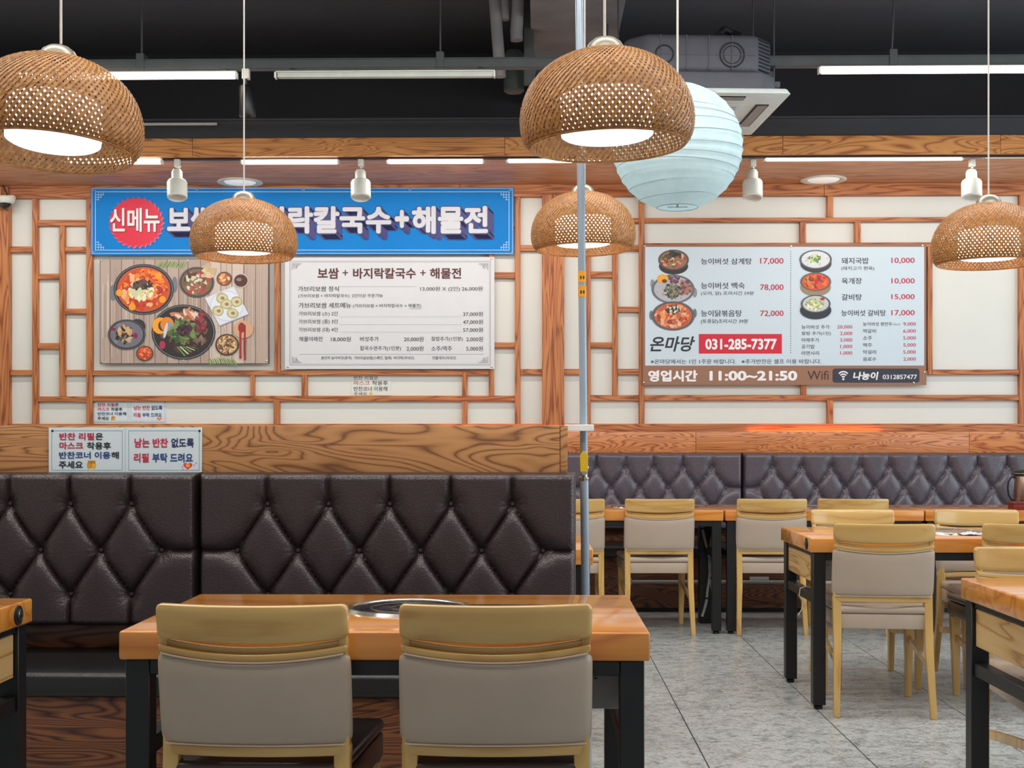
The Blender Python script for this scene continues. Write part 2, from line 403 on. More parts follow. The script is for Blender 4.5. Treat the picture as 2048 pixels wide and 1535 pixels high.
def back_cushion(parent, x0, x1, cx, n, sp, y, zs, z0, z1, step, mat, key, wide_extra=True):
    """rows of n, n+1, n buttons, centred on cx"""
    a = [cx+(i-(n-1)/2)*sp for i in range(n)]; b = [cx+(i-n/2)*sp for i in range(n+1)]
    rows = [row(zs[0], a, sp), row(zs[1], b, sp), row(zs[2], a, sp)]
    me = tuft_mesh('back_cushion', x0-cx, x1-cx, z0, z1, [(z, [q-cx for q in xs], s) for z, xs, s in rows], step, mat)
    c = link('back_cushion', me, parent, (cx, y, 0))
    if key not in btn: btn[key] = MB().lathe([(.0001, -.006), (.006, -.005), (.0095, 0), (.009, .004)], seg=12).mesh('button', mat)
    for z, xs, s in rows:
        for p in xs:
            o = link('button', btn[key], c, (p-cx, -.030, z)); o.rotation_euler = (-PI/2, 0, 0)
ZB = (.968, .808, .656)
def booth(name, loc_y, xa, xb, zt, label, mats, front, strip=True):
    t = thing(name, ((xa+xb)/2, loc_y, 0), label, 'booth seat'); ox = (xa+xb)/2
    f = front-loc_y                                     # seat front, relative
    MB().box(xa-ox, xb-ox, f+.02, .06, .03, .375).obj('base_panel', mats[0], t, bevel=.003)
    MB().box(xa-ox, xb-ox, f+.05, .055, 0, .03).obj('plinth', M['steel_black'], t, smooth=False)
    MB().box(xa-ox, xb-ox, f, .058, .375, .452).obj('seat_cushion', M['leather_black'], t, bevel=.02, seg=4)
    MB().box(xa-ox, xb-ox, .035, .06, .452, .548).obj('back_strip', mats[0], t, bevel=.002)
    return t, ox
# near booth (back face at 4.47)
nx1 = at(1152, 900, 4.43).x; nx0 = at(397, 900, 4.43).x; ny = 4.46
nb, ox = booth('booth_bench', ny+.04, nx0-1.95, nx1-.012, 0, 'dark brown tufted booth bench in the foreground behind the table with two chairs', (M['base_wood'],), 4.03)
sp = (at(1025, 900, 4.43).x-at(535, 900, 4.43).x)/4; c2 = at(780, 900, 4.43).x
back_cushion(nb, nx0-ox+.004, nx1-ox, c2-ox, 5, sp, -.05, ZB, .545, 1.075, .0055, M['leather'], 'near')
c1 = at(322, 900, 4.43).x - 2.5*sp
back_cushion(nb, c1-(nx0-c1)+.0-ox-.02, nx0-.004-ox, c1-ox, 5, sp, -.05, ZB, .545, 1.075, .0055, M['leather'], 'near')
for a, b in ((nx0-1.95, nx0-.30), (nx0-.30, at(1120, 900, 4.5).x), (at(1120, 900, 4.5).x, at(1135.5, 900, 4.5).x)):
    o = MB().box(-(b-a)/2+.0006, (b-a)/2-.0006, -.01, .13, -.15, .078).obj('top_board', M['board'], nb, bevel=.003)
    o.location = ((a+b)/2-ox, .0, 1.160)
MB().box(nx0-1.95-ox, nx1-ox-.02, .05, .14, 0, 1.06).obj('partition_core', M['base_wood'], nb, smooth=False)

# far booth on the back wall
fy = 9.27
fx0 = on(1128, 900, fy).x; fs1 = on(1483, 900, fy).x; fs2 = on(2130, 900, fy).x
fb, ox = booth('booth_bench', fy+.04, -4.5, 5.4, 0, 'long tufted booth bench under the menu board along the back wall', (M['base_wood'],), 8.86)
fsp = (on(1422, 900, fy).x-on(1193, 900, fy).x)/4; cc = on(1307, 900, fy).x
back_cushion(fb, fx0-ox, fs1-.004-ox, cc-ox, 5, fsp, -.05, (.993, .845, .693), .545, 1.093, .011, M['leather_far'], 'far')
sp2 = (on(2009, 900, fy).x-on(1541.6, 900, fy).x)/8; cc = on(1541.6, 900, fy).x+4.5*sp2
back_cushion(fb, fs1+.004-ox, fs2-ox, cc-ox, 10, sp2, -.05, (.993, .845, .693), .545, 1.093, .011, M['leather_far'], 'far')
cc3 = cc + (fs2-cc)*2+.02
back_cushion(fb, fs2+.004-ox, fs2+1.32-ox, fs2+.66-ox, 5, sp2, -.05, (.993, .845, .693), .545, 1.093, .011, M['leather_far'], 'far')
back_cushion(fb, fx0-1.32-ox, fx0-.006-ox, fx0-.66-ox, 5, sp2, -.05, (.993, .845, .693), .545, 1.093, .011, M['leather_far'], 'far')
for a, b in ((-4.5, -1.6), (-1.6, 1.15), (1.15, 3.1), (3.1, 5.4)):
    o = MB().box(-(b-a)/2+.0006, (b-a)/2-.0006, -.03, .002, -.076, .076).obj('top_board', M['board_far'], fb, bevel=.003)
    o.location = ((a+b)/2-ox, -.02, 1.169)
for a, b in ((880, 1160), (1500, 1760)):
    X0, X1 = on(a, 850, fy).x, on(b, 850, fy).x
    tag(MB().box(-(X1-X0)/2, (X1-X0)/2, -.004, .004, -.002, .008).obj('glow_strip', M['strip']),
        'amber light strip glowing behind the booth board %s' % ('left of the gas pipe' if a < 1000 else 'under the menu board'), 'light strip').location = ((X0+X1)/2, fy+.031, 1.228)

# ---------------------------------------------------------------- tables
TZ = .757
def table(name, x0, x1, y0, y1, drawer, label, plate=None, group=None):
    cx, cy = (x0+x1)/2, (y0+y1)/2; t = thing(name, (cx, cy, 0), label, 'table', group)
    hx, hy = (x1-x0)/2, (y1-y0)/2
    MB().box(-hx, hx, -hy, hy, TZ-.065, TZ).obj('tabletop', M['table'], t, bevel=.006, seg=3)
    L = .055; i = .012
    for sx in (-1, 1):
        for sy in (-1, 1):
            X, Y = sx*(hx-i-L/2), sy*(hy-i-L/2)
            lg = MB().box(X-L/2, X+L/2, Y-L/2, Y+L/2, .02, TZ-.066).obj('leg', M['steel_black'], t, bevel=.002, seg=1)
            MB().lathe([(.012, .0), (.018, .001), (.02, .012), (.01, .022)], (X, Y, 0), 12, True).obj('foot', M['rubber'], lg)
        X = sx*(hx-i-L/2)
        MB().box(X-.02, X+.02, -hy+i+L, hy-i-L, .462, .502).obj('side_rail', M['steel_black'], t, bevel=.002, seg=1)
        MB().box(X-.02, X+.02, -hy+i+L, hy-i-L, TZ-.085, TZ-.066).obj('end_apron', M['steel_black'], t, bevel=.002, seg=1)
    for sy in (-1, 1):
        Y = sy*(hy-i-.02)
        MB().box(-hx+i+L, hx-i-L, Y-.02, Y+.02, TZ-.100, TZ-.066).obj('apron', M['steel_black'], t, bevel=.002, seg=1)
    if drawer:
        s = 1 if drawer > 0 else -1; xo = s*(hx-i-.012); xi = s*(hx-.47)
        d = MB().box(min(xo-s*.018, xi), max(xo-s*.018, xi), -hy+.18, hy-.14, .548, TZ-.086).obj('drawer', M['steel_grey'], t, bevel=.002, seg=1)
        MB().box(min(xo, xo-s*.018), max(xo, xo-s*.018), -hy+i+L+.004, hy-i-L-.004, .553, TZ-.088).obj('drawer_front', M['table_end'], d, bevel=.002, seg=1)
        MB().lathe([(.0001, 0), (.004, 0), (.005, .002)], (0, 0, 0), 8).obj('screw', M['rubber'], d).location = (xo-s*.09, -hy+.179, .62)
        b = MB().lathe([(.0001, .010), (.008, .010), (.0085, .007), (.016, .0075), (.017, .004), (.026, .004), (.027, 0)], seg=24).obj('call_button', M['rubber'], t)
        b.location = (s*hx, (hy-.10) if s > 0 else (-hy+.09), TZ-.033); b.rotation_euler = (0, s*PI/2, 0)
        MB().lathe([(.010, .0084), (.011, .009), (.014, .009), (.015, .0084)], seg=24).obj('ring', M['chrome'], b)
        MB().lathe([(.0001, .0108), (.006, .0104)], seg=16).obj('emblem', M['chrome'], b)
    if plate is not None:
        px, py = plate[:2]
        p = tag(MB().lathe([(.0001, .004), (.135, .004), (.142, .005)], (0, 0, TZ), 48).obj('cooking_plate', M['grill']), 'round dark cooking plate with chrome rim set in %s' % plate[2], 'hot plate')
        p.location = (cx+px, cy+py, 0)
        MB().lathe([(.142, .0045), (.149, .009), (.157, .008), (.162, 0)], (0, 0, TZ), 48).obj('chrome_rim', M['chrome'], p)
        MB().lathe([(.045, .0045), (.047, .0052), (.049, .0045)], (0, 0, TZ), 32).lathe([(.095, .0045), (.097, .0052), (.099, .0045)], (0, 0, TZ), 40).obj('heating_ring', M['chrome'], p)
        MB().box(.12, .40, .02, .075, TZ, TZ+.003).obj('reflection_strip', M['grill'], p, bevel=.001, seg=1)  # thin dark strip built in for a reflection on the tabletop
    return t
TG = 'wooden tables on black steel legs'
tx0, tx1 = (232-1071)*2.89/F_PX, (1300-1071)*2.89/F_PX
table('dining_table', tx0, tx1, 2.89, 3.59, 1, 'orange wooden table in the foreground behind two beige chairs', (0.02, .04, 'the foreground table'), TG)
table('dining_table', -2.58, -1.371, 2.785, 3.485, 1, 'orange wooden table with call button cut off by the left edge', None, TG)
table('dining_table', 1.21, 2.42, 5.675, 6.375, -1, 'orange wooden table in the middle with chairs on both sides', (0.13, .0, 'the middle table'), TG)
table('dining_table', 1.330, 2.54, 3.355, 4.055, -1, 'orange wooden table with dark grain cut off at the right edge', (0.1, .0, 'the table at the right edge'), TG)
table('dining_table', -.06, 1.146, 7.87, 8.57, 0, 'wooden table at the back wall booth left of the grey hoses', (.10, .0, 'the back table left of the hoses'), TG)
table('dining_table', 1.157, 2.362, 7.87, 8.57, 0, 'wooden table at the back wall booth right of the grey hoses', (-.07, .0, 'the back table right of the hoses'), TG)
table('dining_table', 2.372, 3.577, 7.87, 8.57, 0, 'wooden back wall table with the steel jug on it', None, TG)
table('dining_table', -.975, .228, 5.10, 5.80, 0, 'wooden table peeking out behind the foreground booth at the pipe', None, TG)

# ---------------------------------------------------------------- chairs
HW = .212
def arc(x, c=.038): return c*(x/HW)**2
def sweep_rail(zb, zt, y, th, hw=HW, crv=.038, er=.012, dz=0, topdip=0, sag=(0, 0), n=30, inset=.008, pad=False, endlift=0):
    """bar bent around the sitter; rounded section, rounded ends"""
    vs = []; fs = []; m = 16
    xs = [-hw + er*(1-math.cos(t*PI/2/4)) for t in range(4)]; xs = xs + [(-hw+er) + (2*hw-2*er)*i/n for i in range(n+1)] + [-q for q in reversed(xs)]
    for i, x in enumerate(xs):
        e = max(0, abs(x)-(hw-er))/er; sh = 1-math.sqrt(max(0, 1-e*e)); ins = er*sh*.9
        g_ = 1-min(1, (x/hw)**2); zB = zb + ins - sag[0]*g_; zT = zt - ins - sag[1]*g_; hh = (zT-zB)/2; cz = (zT+zB)/2; ht = max(th/2 - ins*.6, .002)
        if pad: ht = ht*(.72+.28*math.sqrt(max(0, 1-(x/hw)**6)))
        cy = y + crv*(x/hw)**2
        for k in range(m):
            t = 2*PI*(k+.5)/m; c_, s_ = math.cos(t), math.sin(t); pw = .35
            dy = math.copysign(abs(c_)**pw, c_)*ht; dz_ = math.copysign(abs(s_)**pw, s_)*hh
            if pad: dy = math.copysign(abs(c_)**.5, c_)*ht
            zz = cz+dz_
            vs.append((x, cy+dy+dz*(zz-.60), zz))
    L = len(xs)
    fs = [(i*m+k, i*m+(k+1) % m, (i+1)*m+(k+1) % m, (i+1)*m+k) for i in range(L-1) for k in range(m)]
    fs += [tuple(range(m-1, -1, -1)), tuple((L-1)*m+k for k in range(m))]
    return MB().add(vs, fs)
RAKE = -.17
def chair(loc, rz, label, dark=False, group='beige upholstered wooden chairs'):
    t = thing('dining_chair', loc, label, 'chair', group, rz); yb = -.235
    sweep_rail(.754, .83, yb, .034, dz=RAKE, er=.014, sag=(.010, .001)).obj('top_rail', M['ash'], t)
    lowr = sweep_rail(.722, .739, yb-.002, .034, hw=HW-.003, dz=RAKE, er=.004, sag=(.017, .017)); l2_ = sweep_rail(.736, .752, yb+.008, .018, hw=HW-.003, dz=RAKE, er=.004, sag=(.017, .017)); lowr.add(l2_.v, l2_.f).obj('lower_rail', M['ash'], t)
    p = sweep_rail(.512, .722, yb, .050, hw=HW+.002, dz=RAKE, er=.022, pad=True, n=24, sag=(-.003, .017)).obj('back_pad', M['vinyl'], t)
    pp = [(x, yb-.022+.038*(x/HW)**2+RAKE*(.704-.6), .7215-.017*(1-(x/HW)**2)) for x in [(-HW+.01)+(2*HW-.02)*i/20 for i in range(21)]]
    MB().tube(pp, .0022, 6).obj('piping', M['vinyl_pipe'], p)
    pp = [(x, yb-.020+.038*(x/HW)**2+RAKE*(.518-.6), .514+.003*(1-(x/HW)**2)) for x in [(-HW+.01)+(2*HW-.02)*i/20 for i in range(21)]]
    MB().tube(pp, .0022, 6).obj('piping', M['vinyl_pipe'], p)
    sweep_rail(.486, .511, yb, .030, hw=HW-.001, dz=RAKE, er=.004, sag=(-.003, -.003)).obj('bottom_rail', M['ash'], t)
    for s in (-1, 1):
        # rear leg: stile from the floor up past the pad to the top rail, bent at the seat
        mb = MB(); y0 = yb+.036
        pts = [((s*.203), y0-.052, 0, .013, .015), (s*.192, y0-.004, .30, .017, .019), (s*.192, y0+.018, .49, .018, .020), (s*.196, y0-.004, .62, .010, .010), (s*.199, y0-.024, .75, .010, .010), (s*.199, y0-.034, .80, .008, .009)]
        for a, b in zip(pts[:-1], pts[1:]):
            pass
        vs = []
        for (x, y, z, rx, ry) in pts:
            for dx, dy in ((-1, -1), (1, -1), (1, 1), (-1, 1)): vs.append((x+dx*rx, y+dy*ry, z))
        fs = [(3, 2, 1, 0)] + [(4*k+i, 4*k+(i+1) % 4, 4*k+4+(i+1) % 4, 4*k+4+i) for k in range(len(pts)-1) for i in range(4)] + [tuple(4*(len(pts)-1)+i for i in range(4))]
        mb.add(vs, fs).obj('leg', M['ash_z'], t, bevel=.004, seg=2)
        MB().prism((s*.190, .235, 0), (s*.196, .238, .37), (.014, .014), (.022, .022)).obj('leg', M['ash_z'], t, bevel=.004, seg=2)
        MB().add([(s*.192-.008, y0, .205), (s*.192+.008, y0, .205), (s*.192+.008, y0, .235), (s*.192-.008, y0, .235),
                  (s*.193-.008, .225, .255), (s*.193+.008, .225, .255), (s*.193+.008, .225, .285), (s*.193-.008, .225, .285)],
                 [(3, 2, 1, 0), (4, 5, 6, 7)]+[(i, (i+1) % 4, 4+(i+1) % 4, 4+i) for i in range(4)]).obj('stretcher', M['ash_z'], t, bevel=.002, seg=1)
    def taper(q):
        k = (q.y+.20)/.48; return Vector((q.x*(.86+.14*k), q.y, q.z))
    sm = M['vinyl_shaded'] if dark else M['vinyl']  # darker copy paints in the table's shade on these seats
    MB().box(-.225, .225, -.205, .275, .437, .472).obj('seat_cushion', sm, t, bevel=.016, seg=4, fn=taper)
    MB().box(-.222, .222, -.200, .270, .372, .436).obj('seat_frame', sm, t, bevel=.006, seg=2, fn=taper)
    return t
def cpos(px, Zb, front=True):
    Zo = Zb+.265 if front else Zb-.265
    p = at(px, HOR, Zb); q = Vector((p.x, 0, 0)) + Vector((0, 1, 0))*(p.y+(Zo-Zb)); return (q.x, q.y, 0)
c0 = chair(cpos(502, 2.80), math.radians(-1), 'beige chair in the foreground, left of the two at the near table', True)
lt = chair(cpos(1782, 5.48), math.radians(-5), 'beige chair with its back to us at the middle table, fully visible')
R180 = PI
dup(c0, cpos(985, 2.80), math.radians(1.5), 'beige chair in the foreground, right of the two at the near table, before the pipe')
dup(lt, cpos(1140, 7.79), 0, 'beige chair half hidden behind the gas pipe at the back table')
dup(lt, cpos(1319, 7.79), math.radians(1), 'beige chair at the back table between gas pipe and grey hoses')
dup(lt, cpos(1547, 7.79), math.radians(-1), 'beige chair at the back table just right of the hoses')
dup(lt, cpos(1714, 7.79), math.radians(-4), 'beige chair at the back table hidden behind the middle table chairs')
dup(c0, cpos(2076, 5.48), math.radians(-2), 'chair with shade-coloured seat, back to us, cut by the right edge at the middle table')
dup(lt, cpos(1703, 6.63, False), R180+math.radians(1), 'beige chair facing us at the far side of the middle table, left one')
dup(lt, cpos(1946, 6.63, False), R180-math.radians(1), 'beige chair facing us at the far side of the middle table, right one')
dup(lt, cpos(2069, 4.33, False), R180, 'beige chair facing us behind the table at the right edge')

# ---------------------------------------------------------------- pendant lamps
prof = [(.196, .0), (.207, .010), (.216, .030), (.2195, .055), (.218, .085), (.209, .120), (.193, .152), (.168, .182), (.134, .208), (.096, .226), (.058, .236), (.028, .239)]
def prof_at(s):
    L = [0]
    for a, b in zip(prof[:-1], prof[1:]): L.append(L[-1]+math.dist(a, b))
    d = s*L[-1]
    for i in range(len(prof)-1):
        if d <= L[i+1]+1e-9:
            t = (d-L[i])/(L[i+1]-L[i])
            p0, p1, p2, p3 = prof[max(i-1, 0)], prof[i], prof[i+1], prof[min(i+2, len(prof)-1)]
            return tuple(.5*((2*p1[k])+(-p0[k]+p2[k])*t+(2*p0[k]-5*p1[k]+4*p2[k]-p3[k])*t*t+(-p0[k]+3*p1[k]-3*p2[k]+p3[k])*t**3) for k in (0, 1))
    return prof[-1]
def weave(NR=86, ns=40, twist=1.25):
    vs = []; fs = []; sgs = [i/ns for i in range(ns+1)]; P = [prof_at(s) for s in sgs]
    for fam in (-1, 1):
        jit = [random.Random(k*7+fam).uniform(-.006, .006) for k in range(NR)]
        for k in range(NR):
            a0 = 2*PI*k/NR; base = len(vs)
            for i, s in enumerate(sgs):
                r, z = P[i]
                f = .74-.23*min(1, s/.46)
                if s > .74: f = .51+.6*(s-.74)/.26*1.3
                f = min(f, 1.02); ha = f*PI/NR; a = a0+fam*twist*s
                rr = r + fam*.0011 + .0007*math.cos(k*PI+i*PI*.9); a += jit[k]*math.sin(i*.4+k)
                for q in (-1, 1): vs.append((rr*math.cos(a+q*ha), rr*math.sin(a+q*ha), z))
            for i in range(ns): fs.append((base+2*i, base+2*i+1, base+2*i+3, base+2*i+2))
    return MB().add(vs, fs)
GL = 'woven bamboo pendant lamps'
def lamp(loc, label, glow):
    t = thing('pendant_lamp', loc, label, 'pendant lamp', GL)
    sh = weave().obj('lamp_shade', M['rattan'], t, smooth=False)
    MB().lathe([(.196, -.003), (.199, -.001), (.198, .004), (.194, .003), (.196, -.003)], seg=64).obj('rim_band', M['rattan'], sh)
    MB().lathe([(.0001, .022), (.108, .022), (.116, .027), (.117, .040), (.116, .125), (.100, .134), (.0001, .136)], seg=40).obj('diffuser', glow, t)
    MB().lathe([(.049, .236), (.047, .248), (.040, .260), (.026, .270), (.008, .275), (.0001, .276)], seg=28).obj('metal_cap', M['cap'], t)
    MB().tube([(0, 0, .274), (0, 0, .50)], .0016, 6).obj('plug', M['cord'], t)
    return t
def cord(root, x, y, z, sw=0):
    h = CZ-z
    MB().tube([(sw*math.sin(i/8*PI)*.3, 0, .274+(h-.274)*i/8) for i in range(9)], .0032, 6).obj('cord', M['cord'], root)
def place_lamp(px, Z, zr, label, glow, tilt=(0, 0), rz=0, first=None):
    p = at(px, HOR, Z)
    if first: t = dup(first, (p.x, p.y, zr), rz, label)
    else: t = lamp((p.x, p.y, zr), label, glow)
    t.rotation_euler = (tilt[0], tilt[1], rz)
    # the cord hangs straight down from the ceiling even when the shade tilts
    c = MB().tube([(math.sin(tilt[1])*.275, -math.sin(tilt[0])*.275, .272), (math.sin(tilt[1])*.275, -math.sin(tilt[0])*.275, CZ-zr)], .0034, 6).obj('cord', M['cord'], t)
    c.rotation_euler = Matrix.Rotation(0, 3, 'X').to_euler()
    c.matrix_parent_inverse = t.matrix_basis.inverted() @ Matrix.Translation((p.x, p.y, zr))
    for o in [k for k in bpy.data.objects if k.parent == t and k.name.startswith('plug')]: bpy.data.objects.remove(o)
    return t
l1 = lamp((0, 0, 0), 'x', M['lampglow'])
l2 = lamp((0, 0, 0), 'x', M['lampglow_w'])
place_lamp(1215, 3.25, 1.93, 'large woven bamboo pendant lamp near the centre, before the paper lantern', None, (0, math.radians(-1.5)), .3, l1)
place_lamp(105, 3.25, 1.915, 'large woven bamboo pendant lamp at the upper left, tilted to the right', None, (0, math.radians(4.5)), 1.1, l1)
place_lamp(488, 5.34, 1.945, 'woven bamboo pendant lamp hanging before the blue banner', None, (0, 0), 2.0, l2)
place_lamp(1167, 5.40, 1.985, 'woven bamboo pendant lamp hanging behind the gas pipe', None, (0, math.radians(1)), 2.9, l2)
place_lamp(1977, 5.10, 1.885, 'woven bamboo pendant lamp right of the menu board', None, (0, 0), .9, l2)
for r in (l1, l2):
    for ch in [k for k in bpy.data.objects if k.parent == r]:
        for g2 in [k for k in bpy.data.objects if k.parent == ch]: bpy.data.objects.remove(g2)
        bpy.data.objects.remove(ch)
    bpy.data.objects.remove(r)

# paper lantern
p = at(1355, 295, 4.4); R0 = .222
t = thing('paper_lantern', (p.x, p.y, p.z), 'white round paper lantern hanging behind the large bamboo lamp', 'paper lantern')
pr = []
nrib = 13; zt = .205
for i in range(nrib*4+1):
    z = -zt*1.0+2*zt*i/(nrib*4); r = math.sqrt(max(0, R0*R0-z*z*1.06)); ph = (i % 4)/4
    r -= .0035*math.sin(ph*PI); pr.append((r, z))
MB().lathe(pr, seg=72).obj('paper_shell', M['lantern'], t)
wire = plain('lantern_wire', (150, 168, 168), .6)
for j in range(nrib+1):
    r, z = pr[j*4]; a0 = j*1.1
    MB().tube([(math.cos(a)*(r+.0008), math.sin(a)*(r+.0008), z+.010*math.sin(a+a0)*(1 if 0 < j < nrib else 0)) for a in [2*PI*k/48 for k in range(49)]], .0011, 5, False).obj('rib', wire, t)
MB().tube([(0, 0, -zt), (0, 0, zt+.01), (0, 0, zt+.02)], .004, 6).obj('wire_frame', wire, t)
MB().tube([(0, 0, zt), (0, 0, CZ-p.z)], .0038, 6).obj('cord', M['cord'], t)
MB().lathe([(.0001, -.035), (.018, -.03), (.032, -.012), (.033, .008), (.02, .035), (.012, .07), (.0001, .075)], (0, 0, 0), 20).obj('fill_glow', emit('lantern_fill_glow', (225, 240, 255), 8), t)  # glow added inside the unlit lantern to brighten its paper
MB().tube([(.034, 0, -zt+.002), (-.034, 0, -zt+.002)], .0015, 5).obj('crossbar', wire, t)

# ---------------------------------------------------------------- ceiling fittings
def led_tube(px0, px1, py, Z, label, mat, group, hgt=.036, dep=.04):
    a, b = at(px0, py, Z), at(px1, py, Z); c = (a+b)/2; h = (b.x-a.x)/2
    t = thing('tube_light', (c.x, c.y, c.z), label, 'tube light', group)
    MB().box(-h+.008, h-.008, -dep/2, dep/2, -hgt/2, hgt*.32).obj('diffuser', mat, t, bevel=.006)
    MB().box(-h, h, -dep/2-.002, dep/2+.002, hgt*.32, hgt/2).obj('housing', M['white_plastic'], t, bevel=.002, seg=1)
    for s in (-1, 1): MB().box(s*h-.008, s*h+.002, -dep/2-.001, dep/2+.001, -hgt/2-.001, hgt*.33).obj('end_cap', M['white_plastic'], t)
    return t
G1, G2 = 'tube lights under the dark rail', 'tube lights under the wooden soffit'
led_tube(36, 475, 151, 7.03, 'lit tube light above the blue banner, behind the left bamboo lamp', M['led'], G1)
led_tube(552, 990, 149, 7.03, 'unlit white tube light under the dark ceiling rail', M['led_off'], G1)
led_tube(1640, 2078, 139, 7.0, 'lit tube light at the upper right under the ceiling rail', M['led'], G1)
led_tube(133, 325, 322, 8.46, 'lit short tube light under the soffit behind the left bamboo lamp', M['led'], G2)
led_tube(484, 678, 322, 8.46, 'lit short tube light under the soffit between the two spotlights over the banner', M['led'], G2)
led_tube(775, 968, 321, 8.46, 'lit short tube light under the soffit over the banner right end', M['led'], G2)
led_tube(1014, 1208, 319, 8.46, 'lit short tube light under the soffit half hidden by the large centre lamp', M['led'], G2)
led_tube(1530, 1924, 315, 8.42, 'long lit tube light under the soffit over the menu board', M['led'], G2)
led_tube(1970, 2364, 309, 8.40, 'dim cool tube light under the soffit at the right edge', M['led_cool'], G2)
a, b = at(240, 237, 8.25), at(423, 237, 8.25)
t = thing('tube_light', ((a.x+b.x)/2, FY-.012, a.z), 'thin grey unlit tube on the dark bulkhead above the wooden fascia', 'tube light')
h = (b.x-a.x)/2; MB().box(-h, h, -.022, -.002, -.008, .008).obj('housing', M['led_off'], t, bevel=.003); MB().box(-h+.01, h-.01, -.026, -.022, -.004, .004).obj('diffuser', M['white_plastic'], t)

# long dark rail with hanging rods
zr = at(700, 126, 7.06).z
t = thing('ceiling_rail', (0.5, 7.08, zr), 'long dark grey rail hung under the ceiling carrying the tube lights', 'ceiling rail')
MB().box(-4.2, 4.2, -.03, .03, -.024, .028).box(-4.2, 4.2, -.034, .034, .022, .03).obj('channel', M['rail'], t, bevel=.002, seg=1)
for px in (-200, 277, 880, 1782, 2300):
    x = at(px, 0, 7.06).x-.5
    br = MB().box(x-.022, x+.022, -.037, .037, -.026, .062).obj('bracket', M['rail'], t, bevel=.002, seg=1)
    MB().tube([(x, 0, .06), (x+(.03 if px == 1782 else 0), 0, CZ-zr)], .0055, 6).obj('rod', M['dark_cord'], t)
for px0, px1 in ((36, 475), (552, 990), (1640, 2078)):
    for px in (px0+30, px1-30):
        x = at(px, 0, 7.06).x-.5; MB().box(x-.012, x+.012, -.012, .012, -.06, -.022).obj('clip', M['rail'], t)

# track spotlights
def spot(px, tilt, label, dark=False):
    p = at(px, 315, 8.44); t = thing('track_spotlight', (p.x, p.y, SZ-.012), label, 'spotlight', 'track spotlights' if not dark else None)
    m = M['white_plastic'] if not dark else M['steel_black']
    MB().box(-.018, .018, -.02, .02, -.048, 0).obj('adapter', m, t, bevel=.003)
    MB().tube([(0, 0, -.046), (0, 0, -.085)], .007, 8).obj('stem', m, t)
    c, s = math.cos(tilt), math.sin(tilt)
    hd = MB().lathe([(.0001, .012), (.024, .010), (.030, -.002), (.031, -.050), (.052, -.062), (.056, -.072), (.056, -.165), (.050, -.172), (.047, -.160), (.0001, -.150)], seg=28).obj('lamp_head', m, t)
    hd.scale = (1.16, 1.16, 1.08); hd.location = (-.004, 0, -.082); hd.rotation_euler = (math.radians(-14), tilt, 0)
    MB().lathe([(.0001, .018), (.02, .016), (.026, .0)], seg=16).obj('heat_sink', M['chrome'], hd)
    return t
spot(355, math.radians(-5), 'white track spotlight over the red starburst of the banner')
spot(722, math.radians(-3), 'white track spotlight over the middle of the blue banner')
spot(1506, math.radians(2), 'white track spotlight right of the paper lantern')
spot(1944, math.radians(4), 'white track spotlight over the rightmost bamboo lamp')
# black ceiling spotlight hanging from the rail
p = at(492, 155, 7.1); t = thing('ceiling_spotlight', (p.x, p.y, p.z), 'black cylinder spotlight hanging under the dark rail above the banner', 'spotlight')
MB().box(-.02, .02, -.02, .02, -.01, .045).obj('adapter', M['white_plastic'], t, bevel=.003)
MB().tube([(0, 0, -.01), (.005, 0, -.05)], .008, 8).obj('stem', M['steel_black'], t)
o = MB().lathe([(.0001, 0), (.035, 0), (.040, -.008), (.046, -.165), (.042, -.172), (.0001, -.160)], seg=28).obj('lamp_head', M['steel_black'], t); o.location = (.0, 0, -.045); o.rotation_euler = (0, math.radians(-3), 0)

# recessed downlights
for px, py, lb in ((480, 363.5, 'round white recessed downlight in the soffit above the blue banner'), (1647, 358.5, 'round white recessed downlight in the soffit above the menu board')):
    p = at(px, py, F_PX*(SZ-EYE)/(HOR-py))
    t = thing('recessed_downlight', (p.x, p.y, SZ), lb, 'downlight', 'recessed downlights')
    MB().lathe([(.158, 0), (.162, -.006), (.150, -.012), (.118, -.006), (.112, 0)], seg=48).obj('trim_ring', M['white_plastic'], t)
    MB().lathe([(.113, -.002), (.104, -.009), (.0001, -.010)], seg=40).obj('lens', M['lens'], t)

# air conditioner cassette
zb = 3.03; cpt = at(1230, 0, 7.28); ax = .865
t = thing('air_conditioner', (ax, 7.32, zb), 'ceiling cassette air conditioner with dark body and white panel, right of the lantern', 'air conditioner', rz=math.radians(3.5))
def octo(hx, hy, c): return [(-hx+c, -hy), (hx-c, -hy), (hx, -hy+c), (hx, hy-c), (hx-c, hy), (-hx+c, hy), (-hx, hy-c), (-hx, -hy+c)]
def octprism(hx, hy, c, z0, z1, hx2=None):
    q = octo(hx, hy, c); q2 = octo(hx2 or hx, (hx2 or hx), c) if hx2 else q
    return [(x, y, z0) for x, y in q]+[(x, y, z1) for x, y in q2], [tuple(range(7, -1, -1)), tuple(range(8, 16))]+[(i, (i+1) % 8, 8+(i+1) % 8, 8+i) for i in range(8)]
MB().add(*octprism(.42, .42, .10, .03, .13)).obj('lower_body', M['ac_body'], t, bevel=.012, seg=3)
MB().add(*octprism(.405, .405, .11, .13, .335)).obj('upper_body', M['ac_body'], t, bevel=.035, seg=4)
for x in (-.22, -.08, .04, .165):
    MB().box(x-.003, x+.003, -.409, -.40, .14, .325).obj('rib', M['ac_body'], t)
MB().box(-.29, .29, -.409, -.402, .218, .224).obj('rib', M['ac_body'], t)
